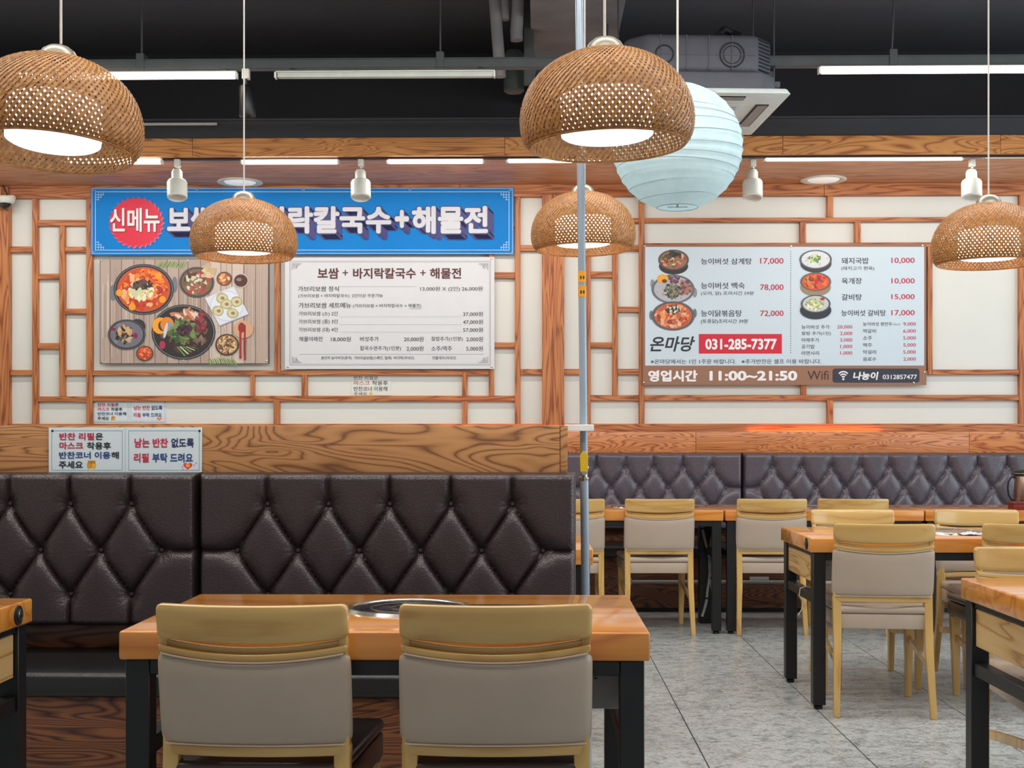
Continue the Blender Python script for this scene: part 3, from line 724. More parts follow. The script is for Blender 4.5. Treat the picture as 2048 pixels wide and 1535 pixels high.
o = MB().lathe([(.060, 0), (.062, .006), (.068, .006), (.070, 0)], seg=36).lathe([(.044, 0), (.046, .005), (.049, .005), (.05, 0)], seg=36).obj('knockout_ring', M['ac_dark'], t); o.location = (.165, -.404, .222); o.rotation_euler = (PI/2, 0, 0)
o = MB().lathe([(.042, 0), (.044, .006), (.050, .006), (.052, 0)], seg=36).obj('knockout_ring', M['ac_dark'], t); o.location = (-.20, -.404, .222); o.rotation_euler = (PI/2, 0, 0)
for k in range(9):
    o = MB().box(-.05, .05, -.004, .004, -.004, .004).obj('vent_slat', M['ac_dark'], t); o.location = (.352, -.352, .15+k*.02); o.rotation_euler = (0, 0, PI/4)
MB().box(.405, .445, -.20, -.12, .04, .20).obj('terminal_box', M['ac_body'], t, bevel=.006)
MB().add(*octprism(.47, .47, .015, 0, .03, .455)).obj('panel', M['ac_white'], t, bevel=.004)
MB().box(-.26, .26, -.26, .26, -.012, .002).obj('intake_grille', M['ac_white'], t, bevel=.006)
for k in range(12): MB().box(-.23, .23, -.22+k*.04, -.212+k*.04, -.014, -.011).obj('grille_slat', M['ac_flap'], t)
for k in range(4):
    o = MB().box(-.24, .24, -.405, -.335, -.004, .002).obj('air_outlet', M['ac_dark'], t); o.rotation_euler = (0, 0, k*PI/2)
    f = MB().box(-.235, .235, -.398, -.342, -.008, -.003).obj('flap', M['ac_flap'], t, bevel=.002, seg=1); f.rotation_euler = (0, 0, k*PI/2)
for x, y in ((-.43, -.25), (.43, -.25), (-.43, .25), (.43, .25)):
    rd = MB().tube([(x, y, .10), (x, y, CZ-zb)], .005, 6).obj('hanging_rod', M['dark_cord'], t)
    if abs(x) > .4: MB().box(x-.03, x+.03, y-.02, y+.02, .09, .12).obj('bracket', M['ac_body'], rd, bevel=.002, seg=1)
MB().tube([(.10, -.36, .34), (.14, -.3, .39), (.20, -.26, .385), (.24, -.3, .35)], .02, 8).obj('pipe_elbow', M['rubber'], t)

# pipes dropping from the ceiling, left of the concrete beam
for i, (pa, pb, r, z1, lb) in enumerate(((972, 1000, .034, 3.29, 'leftmost grey insulated pipe dropping past the dark rail'), (1000, 1010, .026, 3.62, 'short thin grey insulated pipe, middle of the three drops'), (1033, 1033, .036, 3.50, 'thick grey insulated pipe nearest the concrete beam'))):
    a = at(pa+8, 0, 7.5); b = at(pb, 0, 7.5)
    t = tag(MB().tube([(a.x, 7.46, CZ), (a.x+(b.x-a.x)*.4, 7.46, 3.8), (b.x, 7.46, z1+.05), (b.x+.002, 7.46, z1)], r, 14).obj('insulated_pipe', M['pipe_grey']), lb, 'pipe', 'insulated pipes')
t = tag(MB().box(-.03, .03, -.03, .03, 0, CZ-3.30).obj('cable_duct', M['rail'], bevel=.003), 'dark upright cable duct beside the insulated pipes', 'duct'); t.location = (at(1058, 0, 7.7).x, 7.66, 3.30)
t = tag(MB().lathe([(.05, 0), (.062, .01), (.062, .22), (.045, .25), (.0001, .25)], seg=24, close=True).obj('junction_canister', M['rail']), 'dark canister standing under the insulated pipes', 'canister'); t.location = (at(1028, 0, 7.8).x, 7.78, 3.285)
MB().tube([(.05, 0, .1), (.12, -.02, .09), (.14, -.02, .2), (.10, 0, .30)], .005, 6).obj('cable', M['pipe_grey'], t)

# CCTV dome camera
p = on(20, 402, WY-.03)
t = thing('dome_camera', (p.x, WY-.064, p.z), 'small white dome security camera on the wall at the far left', 'camera')
MB().box(-.11, .06, -.05, 0, .012, .028).obj('mount_plate', M['white_plastic'], t, bevel=.004)
MB().box(-.11, -.06, -.06, 0, -.07, .016).obj('junction_box', M['white_plastic'], t, bevel=.006)
o = MB().lathe([(.066, .012), (.070, .004), (.062, -.022), (.052, -.032), (.044, -.034)], (0, -.05, 0), 32).obj('housing', M['white_plastic'], t)
MB().lathe([(.046, -.030), (.040, -.052), (.026, -.068), (.0001, -.074)], (0, -.05, 0), 28).obj('lens_dome', plain('smoked_dome', (26, 26, 30), .08, 0, .8), t)
MB().tube([(.0, -.01, .03), (-.03, -.01, .10), (-.05, -.01, .16)], .004, 6).obj('cable', M['rubber'], t)

# ---------------------------------------------------------------- gas pipe
top = at(1158, 0, 4.56); zz = lambda py: EYE+(HOR-py)/F_PX*4.56
def gx(z): 
    f = (z-zz(1190))/(zz(0)-zz(1190)); return at(1171+(1158-1171)*f, 0, 4.56).x
gy = 4.56+.003
t = thing('gas_pipe', (gx(0), gy, 0), 'upright blue grey gas pipe from floor to ceiling beside the booth end', 'pipe')
MB().tube([(0, 0, 0), (gx(zz(958))-gx(0), 0, zz(958))], .0150, 20).obj('lower_pipe', M['gas_pipe'], t)
MB().tube([(gx(zz(930))-gx(0), 0, zz(930)), (gx(CZ)-gx(0), 0, CZ)], .0138, 20).obj('upper_pipe', M['gas_pipe'], t)
vx = gx(zz(945))-gx(0)
v = MB().lathe([(.0001, -.028), (.015, -.028), (.017, -.022), (.017, -.016), (.012, -.013), (.012, .013), (.017, .016), (.017, .024), (.0001, .024)], (0, 0, 0), 16).obj('valve', M['chrome'], t); v.location = (vx, 0, zz(945))
o = MB().lathe([(.0001, .028), (.008, .028), (.010, .02), (.011, .0)], seg=14).obj('valve_stem', M['chrome'], v); o.rotation_euler = (PI/2, 0, 0)
o = MB().add(*(lambda q: ([(x, -.030, z) for x, z in q]+[(x, -.026, z) for x, z in q], [tuple(range(len(q)-1, -1, -1)), tuple(range(len(q), 2*len(q)))]+[(i, (i+1) % len(q), len(q)+(i+1) % len(q), len(q)+i) for i in range(len(q))]))([(-.012, .004), (.010, .004), (.010, .056), (.006, .066), (-.001, .071), (-.008, .066), (-.013, .056)])).obj('valve_handle', M['yellow'], v, bevel=.001, seg=1); o.scale = (1.25, 1, 1.1)
for z0 in (zz(565), zz(594)):
    x = gx(z0)-gx(0); o = MB().lathe([(.0142, 0), (.0146, 0), (.0146, .040), (.0142, .040)], seg=20).obj('warning_tape', M['tape'], t); o.location = (x, 0, z0)
    for dx in (-.006, .004): MB().box(dx-.0015, dx+.0035, -.0155, -.0142, .012, .022).obj('arrow_mark', M['rubber'], o)
x = gx(0)
st = MB().box(at(1134, 0, 4.56).x-x-.01, .020, -.065, -.0175, zz(862), zz(849)).obj('strap', M['band'], t, bevel=.002, seg=1)
x2 = gx(zz(855))-gx(0); st.location = (0, 0, 0)
MB().lathe([(.0155, 0), (.0175, 0), (.0175, zz(849)-zz(862)), (.0155, zz(849)-zz(862))], seg=20).obj('strap_loop', M['band'], t).location = (x2, 0, zz(862))
MB().lathe([(.015, 0), (.035, 0), (.035, .006), (.015, .008)], seg=24).obj('floor_collar', M['chrome'], t)

# ---------------------------------------------------------------- small things on and under the tables
t = thing('steel_jug', (at(2046, 0, 8.1).x, 8.13, TZ), 'bronze steel water jug with black handle at the right edge', 'jug')
MB().lathe([(.0001, 0), (.062, 0), (.066, .006), (.066, .09), (.058, .205), (.056, .210), (.0001, .212)], seg=32).obj('body', M['jug'], t)
MB().lathe([(.058, .200), (.060, .206), (.060, .216), (.058, .232), (.040, .240), (.0001, .242)], seg=32).obj('lid', M['rubber'], t)
MB().lathe([(.0605, .217), (.062, .219), (.0605, .222)], seg=32).obj('collar', M['chrome'], t)
MB().tube([(-.055, 0, .195), (-.085, 0, .195), (-.102, 0, .165), (-.106, 0, .125), (-.100, 0, .085), (-.085, 0, .055), (-.06, 0, .045)], .006, 8).obj('handle', M['rubber'], t)
t = thing('spoon_box', (at(2040, 0, 7.98).x, 7.99, TZ), 'dark red lacquered box before the steel jug', 'box')
MB().box(-.075, .075, -.05, .05, 0, .035).obj('body', M['redbox'], t, bevel=.003); MB().box(-.078, .078, -.053, .053, .036, .048).obj('lid', M['redbox'], t, bevel=.003)
# crumpled tissue on the middle table
p = at(1925, 0, 5.86)
rnd = random.Random(9); vs = []; nn = 14
for j in range(nn):
    for i in range(nn):
        x = (i/(nn-1)-.5)*.10; y = (j/(nn-1)-.5)*.09; r = math.hypot(x/.05, y/.045)
        vs.append((x*(1-.1*rnd.random()), y*(1-.1*rnd.random()), .003+max(0, 1-r*.8)*.016*rnd.random()+.003*rnd.random()))
t = tag(MB().add(vs, [(j*nn+i, j*nn+i+1, (j+1)*nn+i+1, (j+1)*nn+i) for j in range(nn-1) for i in range(nn-1)]).obj('paper_napkin', M['tissue']), 'crumpled white napkin lying on the middle table', 'napkin'); t.location = (p.x+.02, 5.86, TZ)
t = thing('spoon', (p.x-.075, 5.875, TZ+.004), 'thin steel spoon beside the crumpled napkin', 'spoon', rz=math.radians(5))
MB().tube([(-.10, 0, .001), (-.03, 0, .003), (.04, 0, .002)], [.003, .0022, .0026], 8).obj('handle', M['chrome'], t)
MB().lathe([(.0001, -.0005), (.012, .001), (.019, .004)], (.058, 0, 0), 16).obj('bowl', M['chrome'], t)
# hoses between the two back tables
for q, (xs, lb) in enumerate((([1404, 1410, 1418, 1420, 1415, 1412, 1404], 'grey gas hose hanging under the back table, left of the pair'), ([1427, 1421, 1419, 1423, 1427], 'grey gas hose hanging under the back table, right of the pair'))):
    ys = [1052, 1080, 1110, 1140, 1180, 1205, 1232] if q == 0 else [1058, 1090, 1130, 1170, 1200]
    pts = [(at(a, 0, 8.2).x, 8.22, EYE+(HOR-b)/F_PX*8.2) for a, b in zip(xs, ys)]
    pts = [(pts[0][0], 8.22, TZ-.09)]+pts
    sm = []
    for i in range(len(pts)-1):
        p0, p1, p2, p3 = [Vector(pts[max(0, min(len(pts)-1, i+k))]) for k in (-1, 0, 1, 2)]
        for s in range(5):
            u = s/5; sm.append(.5*((2*p1)+(-p0+p2)*u+(2*p0-5*p1+4*p2-p3)*u*u+(-p0+3*p1-3*p2+p3)*u**3))
    sm.append(Vector(pts[-1]))
    o = tag(MB().tube(sm, .0085, 10).obj('gas_hose', M['hose']), lb, 'hose', 'gas hoses')
    for k in (6, len(sm)-8):
        if 0 < k < len(sm): MB().tube([sm[k]-Vector((0, 0, .006)), sm[k]+Vector((0, 0, .006))], .0105, 10).obj('clamp', M['rubber'], o)
a = at(1400, 0, 8.3).x
t = tag(MB().box(0, .13, 0, .10, 0, TZ-.11).obj('gas_cabinet', M['steel_black'], bevel=.004), 'black steel service box behind the hanging hoses', 'service box'); t.location = (a, 8.34, 0)
t = tag(MB().tube([(-.75, 0, 0), (.95, 0, 0)], .012, 10).obj('floor_gas_line', M['steel_grey']), 'grey pipe running along the booth base under the back tables', 'pipe'); t.location = (1.35, 8.83, .215)
for x in (-.7, 0, .8): MB().box(x-.01, x+.01, -.012, .05, -.018, .018).obj('pipe_clip', M['steel_grey'], t)
# string tied to the side rail of the middle table
X = 1.21+.012+.0275
t = tag(MB().tube([(.022, 0, .504), (0, -.002, .510), (-.026, -.004, .500), (-.030, -.006, .470), (-.020, -.008, .452), (-.014, -.012, .440), (-.022, -.02, .405), (-.040, -.03, .380)], .0025, 6).obj('tie_string', M['cord']), 'white string tied round the side rail of the middle table', 'string'); t.location = (X, 5.98, 0)
# small white sticker on booth base
t = tag(MB().box(-.065, .065, -.003, 0, -.011, .011).obj('base_sticker', M['band'], bevel=.0008, seg=1), 'small white label on the far booth base under the chair', 'sticker'); t.location = (on(1519, 0, 8.87).x, 8.879, EYE+(HOR-1155)/F_PX*8.88)

# ---------------------------------------------------------------- signs
INK = {}
def ink(rgb):
    if rgb not in INK: INK[rgb] = plain('ink_%d' % len(INK), rgb, .5, 0, 0, .01)
    return INK[rgb]
TEXTS = []
def print_texts():
    """all lettering in one go: glyph outlines become flat meshes fitted to their measured boxes"""
    tmp = []
    for t_ in TEXTS:
        cu = bpy.data.curves.new('t', 'FONT'); cu.body = t_[1]; cu.shear = t_[3]; cu.resolution_u = 3
        o = bpy.data.objects.new('t', cu); COL.objects.link(o); tmp.append(o)
    dg = bpy.context.evaluated_depsgraph_get()
    for o, (me, body, bold, shear, a, b, y, trail) in zip(tmp, TEXTS):
        src = bpy.data.meshes.new_from_object(o.evaluated_get(dg)); n = len(src.vertices)
        co = np.empty(n*3, 'f'); src.vertices.foreach_get('co', co); co = co.reshape(-1, 3)
        fl_ = [tuple(p_.vertices) for p_ in src.polygons]; bpy.data.meshes.remove(src)
        dirs = [(0, 0)]
        if bold > .018: dirs += [(bold*math.cos(k*PI/4), bold*math.sin(k*PI/4)) for k in range(8)]
        elif bold: dirs = [(bold, 0), (-bold, 0), (0, bold*.6), (0, -bold*.6)]
        nc = np.concatenate([co[:, :2]+np.array(d_, 'f') for d_ in dirs]); mn, mx_ = nc.min(0), nc.max(0)
        u = (nc-mn)/np.maximum(1e-6, mx_-mn); X = a[0]+u[:, 0]*(b[0]-a[0]); Zz = a[1]+u[:, 1]*(b[1]-a[1])
        Yv = y-3e-5*(np.arange(len(nc))//n); f1 = [tuple(i+n*k for i in f) for k in range(len(dirs)) for f in fl_]
        V_ = [np.stack([X, Yv, Zz], -1)]; F_ = list(f1)
        if trail:
            m_, dx, dz = trail
            for k in range(1, m_): V_.append(np.stack([X+dx*k, Yv+3e-5*8*k/m_*0+.00003*k, Zz+dz*k], -1)); F_ += [tuple(i+len(nc)*k for i in f) for f in f1]
        me.from_pydata(np.concatenate(V_).tolist(), [], F_); me.update()
    for o in tmp:
        cu = o.data; bpy.data.objects.remove(o); bpy.data.curves.remove(cu)
class Sign:
    def __init__(s, name, Y, zoom, label, cat, px, group=None):   # zoom = (origin x, origin y, scale); px = x0,x1,y0,y1
        s.Y = Y; s.ox, s.oy, s.sc = zoom
        a = on(px[0], px[3], Y); b = on(px[1], px[2], Y); s.c = Vector(((a.x+b.x)/2, Y, a.z)); s.w = b.x-a.x; s.h = b.z-a.z
        s.t = thing(name, s.c, label, cat, group); s.layer = 0
        s.base = s.t
    def p(s, X, Yy):
        q = on(s.ox+X/s.sc, s.oy+Yy/s.sc, s.Y); return q.x-s.c.x, q.z-s.c.z
    def board(s, name, mat, th=.006, bevel=.001, inset=0):
        MB().box(-s.w/2+inset, s.w/2-inset, -th, 0, inset, s.h-inset).obj(name, mat, s.t, bevel=bevel, seg=1); s.y0 = -th
    def text(s, body, X0, X1, Y0, Y1, rgb, bold=0, lay=3, name='lettering', shear=0, trail=None):
        me = bpy.data.meshes.new(name); me.materials.append(ink(rgb)); link(name, me, s.t)
        TEXTS.append((me, body, bold, shear, s.p(X0, Y1), s.p(X1, Y0), s.y0-.0004*lay, trail))
    def patches(s, items, name, lay=1, dl=.00012):            # items: (list of (X,Y), rgb) painted in order
        vs = []; fs = []; cols = []
        for k, (poly, rgb) in enumerate(items):
            n = len(vs); yy = s.y0-.0004*lay-min(dl, max(.00001, .0048/len(items) if len(items) > 200 else .00001))*k
            for X, Yy in poly: x, z = s.p(X, Yy); vs.append((x, yy, z))
            fs.append(tuple(range(n, n+len(poly)))); cols.append(lin(rgb))
        me = bpy.data.meshes.new(name); me.from_pydata(vs, [], fs); me.materials.append(M['ink'])
        ca = me.color_attributes.new('ink', 'FLOAT_COLOR', 'CORNER'); buf = []
        for f, c in zip(fs, cols): buf += list(c)*len(f)
        ca.data.foreach_set('color', buf); me.update(); return link(name, me, s.t)
def ell(cx, cy, rx, ry, n=28, rot=0, j=0, r=random): 
    out = []
    for k in range(n):
        t = 2*PI*k/n; q = 1+(r.uniform(-j, j) if j else 0); x, y = rx*math.cos(t)*q, ry*math.sin(t)*q
        out.append((cx+x*math.cos(rot)-y*math.sin(rot), cy+x*math.sin(rot)+y*math.cos(rot)))
    return out
def rect(x0, x1, y0, y1): return [(x0, y0), (x1, y0), (x1, y1), (x0, y1)]
def frame(x0, x1, y0, y1, t, rgb): return [(rect(x0, x1, y0, y0+t), rgb), (rect(x0, x1, y1-t, y1), rgb), (rect(x0, x0+t, y0, y1), rgb), (rect(x1-t, x1, y0, y1), rgb)]
def blobs(r, cx, cy, rx, ry, n, cols, s0, s1, el=1.6):
    out = []
    for _ in range(n):
        a = r.uniform(0, 2*PI); d = math.sqrt(r.random())*.86; sz = r.uniform(s0, s1)
        out.append((ell(cx+rx*d*math.cos(a), cy+ry*d*math.sin(a), sz*el, sz, 7, r.uniform(0, PI), .25, r), r.choice(cols)))
    return out
def bowl(r, cx, cy, rx, ry, rim, soup, n, cols, s0, s1, lip=(120, 122, 126)):
    return [(ell(cx, cy, rx, ry), rim), (ell(cx, cy, rx*.965, ry*.965), lip), (ell(cx, cy, rx*.94, ry*.94), rim), (ell(cx, cy, rx*.88, ry*.88), soup)] + blobs(r, cx, cy, rx*.86, ry*.86, n, cols, s0, s1)
SY = WY-.042
# -- blue banner
Z4 = (150, 360, 3.7236)
b = Sign('menu_banner', SY-.004, (0, 0, 1.0), 'long blue banner with white Korean dish names and red starburst', 'banner', (182, 1028, 374, 510))
cloth = plain('banner_blue', (0, 124, 204), .6, 0, 0, .04, 2, spec=.25)
# slightly rippled cloth
nx, nz = 60, 6; vs = []
for k in range(2):
    for j in range(nz+1):
        for i in range(nx+1):
            vs.append((-b.w/2+b.w*i/nx, (-.004 if k == 0 else 0)-(.0025*math.sin(i*.55)+.0015*math.sin(i*1.7+1))*(1 if j in (0, nz) else .3), b.h*j/nz))
q = (nx+1)*(nz+1); fs = [(j*(nx+1)+i, j*(nx+1)+i+1, (j+1)*(nx+1)+i+1, (j+1)*(nx+1)+i) for j in range(nz) for i in range(nx)]
MB().add(vs, fs+[tuple(q+i for i in reversed(f)) for f in fs]).obj('cloth', cloth, b.t); b.y0 = -.008
it = frame(184, 1026, 376, 508, 2, (120, 170, 224))+frame(191, 1019, 383, 501, 1.6, (150, 200, 236))
for sx, X in ((1, 193), (-1, 1017)):
    for sy, Yy in ((1, 385), (-1, 499)):
        for d in (4, 9, 14): it += [(rect(min(X+sx*d, X+sx*(d+1.2)), max(X+sx*d, X+sx*(d+1.2)), min(Yy, Yy+sy*(20-d)), max(Yy, Yy+sy*(20-d))), (150, 205, 240)),
                                   (rect(min(X, X+sx*(20-d)), max(X, X+sx*(20-d)), min(Yy+sy*d, Yy+sy*(d+1.2)), max(Yy+sy*d, Yy+sy*(d+1.2))), (150, 205, 240))]
b.patches(it, 'border_print', 1)
star = [(273+(56 if k % 2 == 0 else 50)*math.cos(PI*k/30), 445+(52 if k % 2 == 0 else 46)*math.sin(PI*k/30)) for k in range(60)]
star2 = [(x+1.5, yy+1.5) for x, yy in star]
b.patches([(star2, (190, 120, 170)), (star, (216, 30, 62))], 'red_starburst', 2)
b.text('신메뉴', 222, 322, 418, 466, (150, 20, 50), .035, 5)
b.text('신메뉴', 221, 320, 416, 464, (236, 232, 232), .02, 6)
def big(txt, x0, x1, y0, y1):
    u_ = b.w/846*1.3
    b.text(txt, x0+.3, x1+2.3, y0+.3, y1+2.3, (52, 48, 118), .055, 4, 'letter_shadow', trail=(9, u_, -u_))
    b.text(txt, x0-2.2, x1+2.2, y0-2.2, y1+2.2, (44, 66, 120), .065, 6, 'letter_outline')
    b.text(txt, x0, x1, y0, y1, (208, 209, 216), .04, 7)
big('보쌈', 335, 430, 412, 468)
big('+', 438, 466, 426, 462)
big('바지락칼국수', 472, 783, 412, 468)
big('+', 790, 818, 420, 456)
big('해물전', 824, 976, 412, 468)
gm = MB().lathe([(.004, 0), (.006, -.002), (.009, 0)], seg=14).mesh('grommet', M['chrome'])
for x, yy in ((190, 380), (345, 378), (394, 379), (607, 379), (820, 379), (1021, 380), (189, 503), (1021, 503)):
    X, Zz = b.p(x, yy); o = link('grommet', gm, b.t, (X, -.008, Zz)); o.rotation_euler = (-PI/2, 0, 0)

# -- food poster
r = random.Random(3)
fp = Sign('food_poster', SY, Z4, 'framed food photograph poster with dark pots on grey wood planks', 'poster', (200.5, 539, 518, 727.5))
fp.board('board', plain('poster_edge', (78, 46, 44), .5), .008)
it = [(rect(192, 1444, 592, 1364), (186, 166, 152))]
x = 192
while x < 1440:
    wd = r.uniform(60, 120); it.append((rect(x, min(1444, x+wd), 592, 1364), r.choice([(196, 176, 160), (182, 162, 148), (204, 186, 172), (174, 152, 140)])))
    for _ in range(9):
        gx_ = x+r.uniform(0, wd); 
        if gx_ < 1440: it.append((rect(gx_, gx_+r.uniform(1, 4), 592+r.uniform(0, 400), 1364-r.uniform(0, 300)), r.choice([(150, 126, 114), (216, 200, 188), (160, 136, 126)])))
    x += wd; it.append((rect(min(x-4, 1440), min(x, 1444), 592, 1364), (84, 64, 58)))
for cx, cy, s in ((720, 640, 1), (1100, 1330, -1)):
    for k in range(-6, 7): it.append((ell(cx+k*16, cy+abs(k)*2-14*s, 5, 30, 8, .5*s), (96, 132, 66) if k % 2 else (126, 156, 84)))
it += [(ell(288, 840, 28, 60), (120, 118, 126)), (ell(745, 780, 22, 60), (120, 118, 126))]
it += bowl(r, 515, 815, 225, 190, (36, 36, 44), (196, 84, 44), 150, [(224, 96, 40), (200, 60, 36), (240, 150, 60), (176, 50, 36), (230, 178, 130), (236, 128, 40)], 8, 24)
it += blobs(r, 490, 820, 110, 80, 46, [(230, 226, 190), (196, 214, 150), (214, 200, 160)], 9, 20)+blobs(r, 500, 780, 80, 40, 40, [(70, 52, 50), (96, 74, 68), (50, 38, 40)], 5, 12, 2.4)
it += [(ell(cx, cy, 26, 26), (240, 154, 40)) for cx, cy in ((335, 840), (655, 890), (625, 715), (430, 945))]
it += bowl(r, 910, 762, 130, 115, (40, 42, 44), (124, 96, 72), 70, [(110, 84, 66), (214, 196, 160), (150, 108, 84), (80, 60, 50), (184, 60, 60), (206, 212, 180)], 7, 18)
it += blobs(r, 1000, 680, 50, 50, 14, [(214, 190, 150), (196, 168, 130)], 9, 18, 2.2)
it += bowl(r, 1115, 735, 57, 52, (40, 30, 28), (150, 84, 50), 22, [(222, 160, 96), (200, 116, 60), (230, 196, 150)], 6, 11)
it += [(ell(1238, 750, 58, 54), (190, 180, 174)), (ell(1238, 750, 50, 46), (80, 44, 36)), (ell(1225, 742, 20, 12), (150, 120, 110))]
it += [(ell(1135, 943, 175, 158, 4, .35), (150, 152, 164)), (ell(1133, 938, 172, 155, 4, .35), (214, 218, 230)), ([(c_[0], c_[1]) for c_ in ell(1133, 938, 122, 112)], (196, 202, 216)), (ell(1133, 938, 116, 106), (220, 224, 234))]
for cx, cy in ((1098, 880), (1206, 908), (1070, 975), (1176, 992), (1130, 925)): it += [(ell(cx, cy, 46, 40, 14, 0, .08, r), (178, 172, 128)), (ell(cx, cy, 34, 29, 14, 0, .1, r), (208, 202, 160)), (ell(cx+4, cy, 15, 12), (160, 120, 96))]
it += bowl(r, 812, 1132, 238, 205, (34, 38, 42), (52, 40, 36), 40, [(60, 48, 44), (80, 56, 46), (110, 84, 60)], 8, 18)
it += [(ell(640, 1085, 60, 62, 20), (240, 160, 40)), (ell(658, 1085, 34, 40, 20), (60, 60, 66)), (ell(690, 1075, 50, 55, 20), (232, 130, 40)), (ell(708, 1085, 26, 36, 20), (150, 150, 150))]
it += blobs(r, 830, 1010, 120, 30, 30, [(222, 206, 180), (196, 130, 100), (170, 90, 70)], 8, 16, 3)+blobs(r, 935, 1060, 50, 90, 50, [(120, 40, 50), (150, 60, 70), (90, 40, 46), (130, 84, 76)], 9, 17)
it += blobs(r, 810, 1130, 105, 95, 80, [(86, 112, 60), (60, 84, 44), (120, 140, 80)], 7, 15, 3)+blobs(r, 820, 1110, 60, 60, 40, [(54, 34, 40), (80, 40, 60), (40, 28, 32)], 7, 13)
it += [([(760+k*22, 1240), (772+k*22, 1240), (830+k*24, 1310-k*14), (818+k*24, 1310-k*14)], (214, 226, 190) if k % 2 else (120, 160, 80)) for k in range(6)]
it += blobs(r, 940, 1190, 40, 26, 12, [(150, 120, 100), (120, 96, 84)], 6, 10, 3)+[(ell(656, 1228, 22, 30), (176, 50, 84)), (ell(680, 1120, 12, 60, 14, .2), (206, 210, 220))]
it += [(ell(470, 1090, 60, 55), (52, 50, 60))]+bowl(r, 390, 1150, 140, 112, (30, 30, 38), (112, 112, 122), 10, [(130, 130, 140)], 6, 12)+blobs(r, 375, 1150, 70, 70, 60, [(50, 60, 48), (70, 84, 60), (196, 170, 140), (220, 150, 90), (40, 36, 36)], 8, 16)+[(rect(272, 308, 1102, 1120), (140, 30, 60)), (ell(456, 1160, 16, 22), (140, 30, 70))]
it += bowl(r, 525, 1290, 64, 56, (38, 26, 26), (190, 70, 36), 22, [(226, 96, 50), (240, 140, 80), (190, 60, 40)], 7, 12)
it += bowl(r, 1137, 1226, 88, 80, (40, 28, 26), (170, 130, 88), 90, [(196, 160, 110), (120, 84, 60), (220, 190, 140), (90, 60, 50)], 4, 9, (100, 70, 56))
it += [(ell(1258, 1112, 74, 66), (206, 160, 128)), (ell(1245, 1100, 26, 38), (150, 40, 36)), (rect(1228, 1244, 1120, 1330), (160, 44, 36)), (rect(1262, 1276, 1080, 1340), (150, 36, 30))]
fp.patches(it, 'food_print', 1)
pin = MB().lathe([(.0001, -.004), (.006, -.003), (.008, 0)], seg=12).mesh('pin', M['chrome'])
for X_, Y_ in ((200, 600), (842, 600), (1436, 602), (200, 1354), (812, 1344), (1428, 1346)):
    X, Zz = fp.p(X_, Y_); o = link('pin', pin, fp.t, (X, fp.y0-.001, Zz)); o.rotation_euler = (-PI/2, 0, 0)

# -- white set menu
m = Sign('menu_board', SY, (550, 480, 4.094), 'white set menu board with brown title and ornate border', 'menu board', (570, 989, 514, 738))
m.board('board', plain('menu_white', (212, 213, 216), .45, 0, 0, .01), .008)
gr = (110, 112, 118)
it = frame(122, 1766, 172, 1024, 3, gr)+frame(132, 1756, 182, 1014, 1.5, gr)+[(rect(200, 1710, 933, 936), (130, 132, 136))]
for yy in (627, 690, 752): it += [(rect(X_, X_+5, yy, yy+2.5), (140, 142, 146)) for X_ in range(530, 1530, 10)]
it += [(rect(530, 1150, 378, 380), (180, 181, 184)), (rect(1098, 1198, 560, 562), gr)]
for sx, X_ in ((1, 140), (-1, 1748)):
    for sy, Y_ in ((1, 190), (-1, 1006)):
        for d, ln in ((4, 80), (16, 60), (28, 44), (40, 26)):
            it += [(rect(min(X_+sx*d, X_+sx*(d+3)), max(X_+sx*d, X_+sx*(d+3)), min(Y_+sy*d, Y_+sy*ln*.7), max(Y_+sy*d, Y_+sy*ln*.7)), gr), (rect(min(X_+sx*d, X_+sx*ln), max(X_+sx*d, X_+sx*ln), min(Y_+sy*d, Y_+sy*(d+3)), max(Y_+sy*d, Y_+sy*(d+3))), gr)]
m.patches(it, 'border_print', 1)
BR, BK = (84, 34, 34), (52, 48, 52)
for a in (('보쌈', 350, 525, 228, 318), ('바지락칼국수', 640, 1155, 228, 318), ('해물전', 1270, 1525, 228, 318)): m.text(*a, BR, .028)
for X_ in (555, 1190): m.text('+', X_, X_+45, 245, 292, BR, .01)
for a in (('가브리보쌈 정식', 190, 525, 378, 422), ('가브리보쌈 세트메뉴', 195, 625, 512, 558)): m.text(*a, BK, .014)
for a in (('13,000원 X (2인) 26,000원', 1190, 1700, 380, 424), ('(가브리보쌈 + 바지락칼국수)  2인이상 주문가능', 192, 885, 440, 476), ('(가브리보쌈 + 바지락칼국수 + 해물전)', 640, 1198, 522, 558),
          ('가브리보쌈 (소) 2인', 195, 515, 584, 626), ('37,000원', 1540, 1703, 586, 626), ('가브리보쌈 (중) 3인', 195, 515, 649, 691), ('47,000원', 1540, 1703, 651, 691),
          ('가브리보쌈 (대) 4인', 195, 515, 715, 757), ('57,000원', 1540, 1703, 716, 756), ('해물야채전', 200, 390, 790, 830), ('18,000원', 460, 622, 791, 833), ('버섯추가', 698, 850, 790, 830), ('20,000원', 1057, 1217, 791, 833),
          ('찰밥추가(1인분)', 1280, 1538, 790, 832), ('2,000원', 1567, 1703, 791, 833), ('칼국수면추가(1인분)', 698, 1033, 867, 909), ('2,000원', 1078, 1217, 868, 910), ('소주/맥주', 1280, 1450, 867, 909), ('5,000원', 1567, 1703, 868, 910),
          ('원산지 능이버섯(중국)  가브리살보쌈(스페인, 칠레)  바지락(국내산)', 380, 1140, 950, 982), ('민물새우(국내산)', 1290, 1483, 950, 982)): m.text(*a, BK, .008)
for X_, Y_ in ((110, 160), (1772, 155), (108, 1038), (1774, 1036)):
    X, Zz = m.p(X_, Y_); o = link('pin', pin, m.t, (X, m.y0-.001, Zz)); o.rotation_euler = (-PI/2, 0, 0)

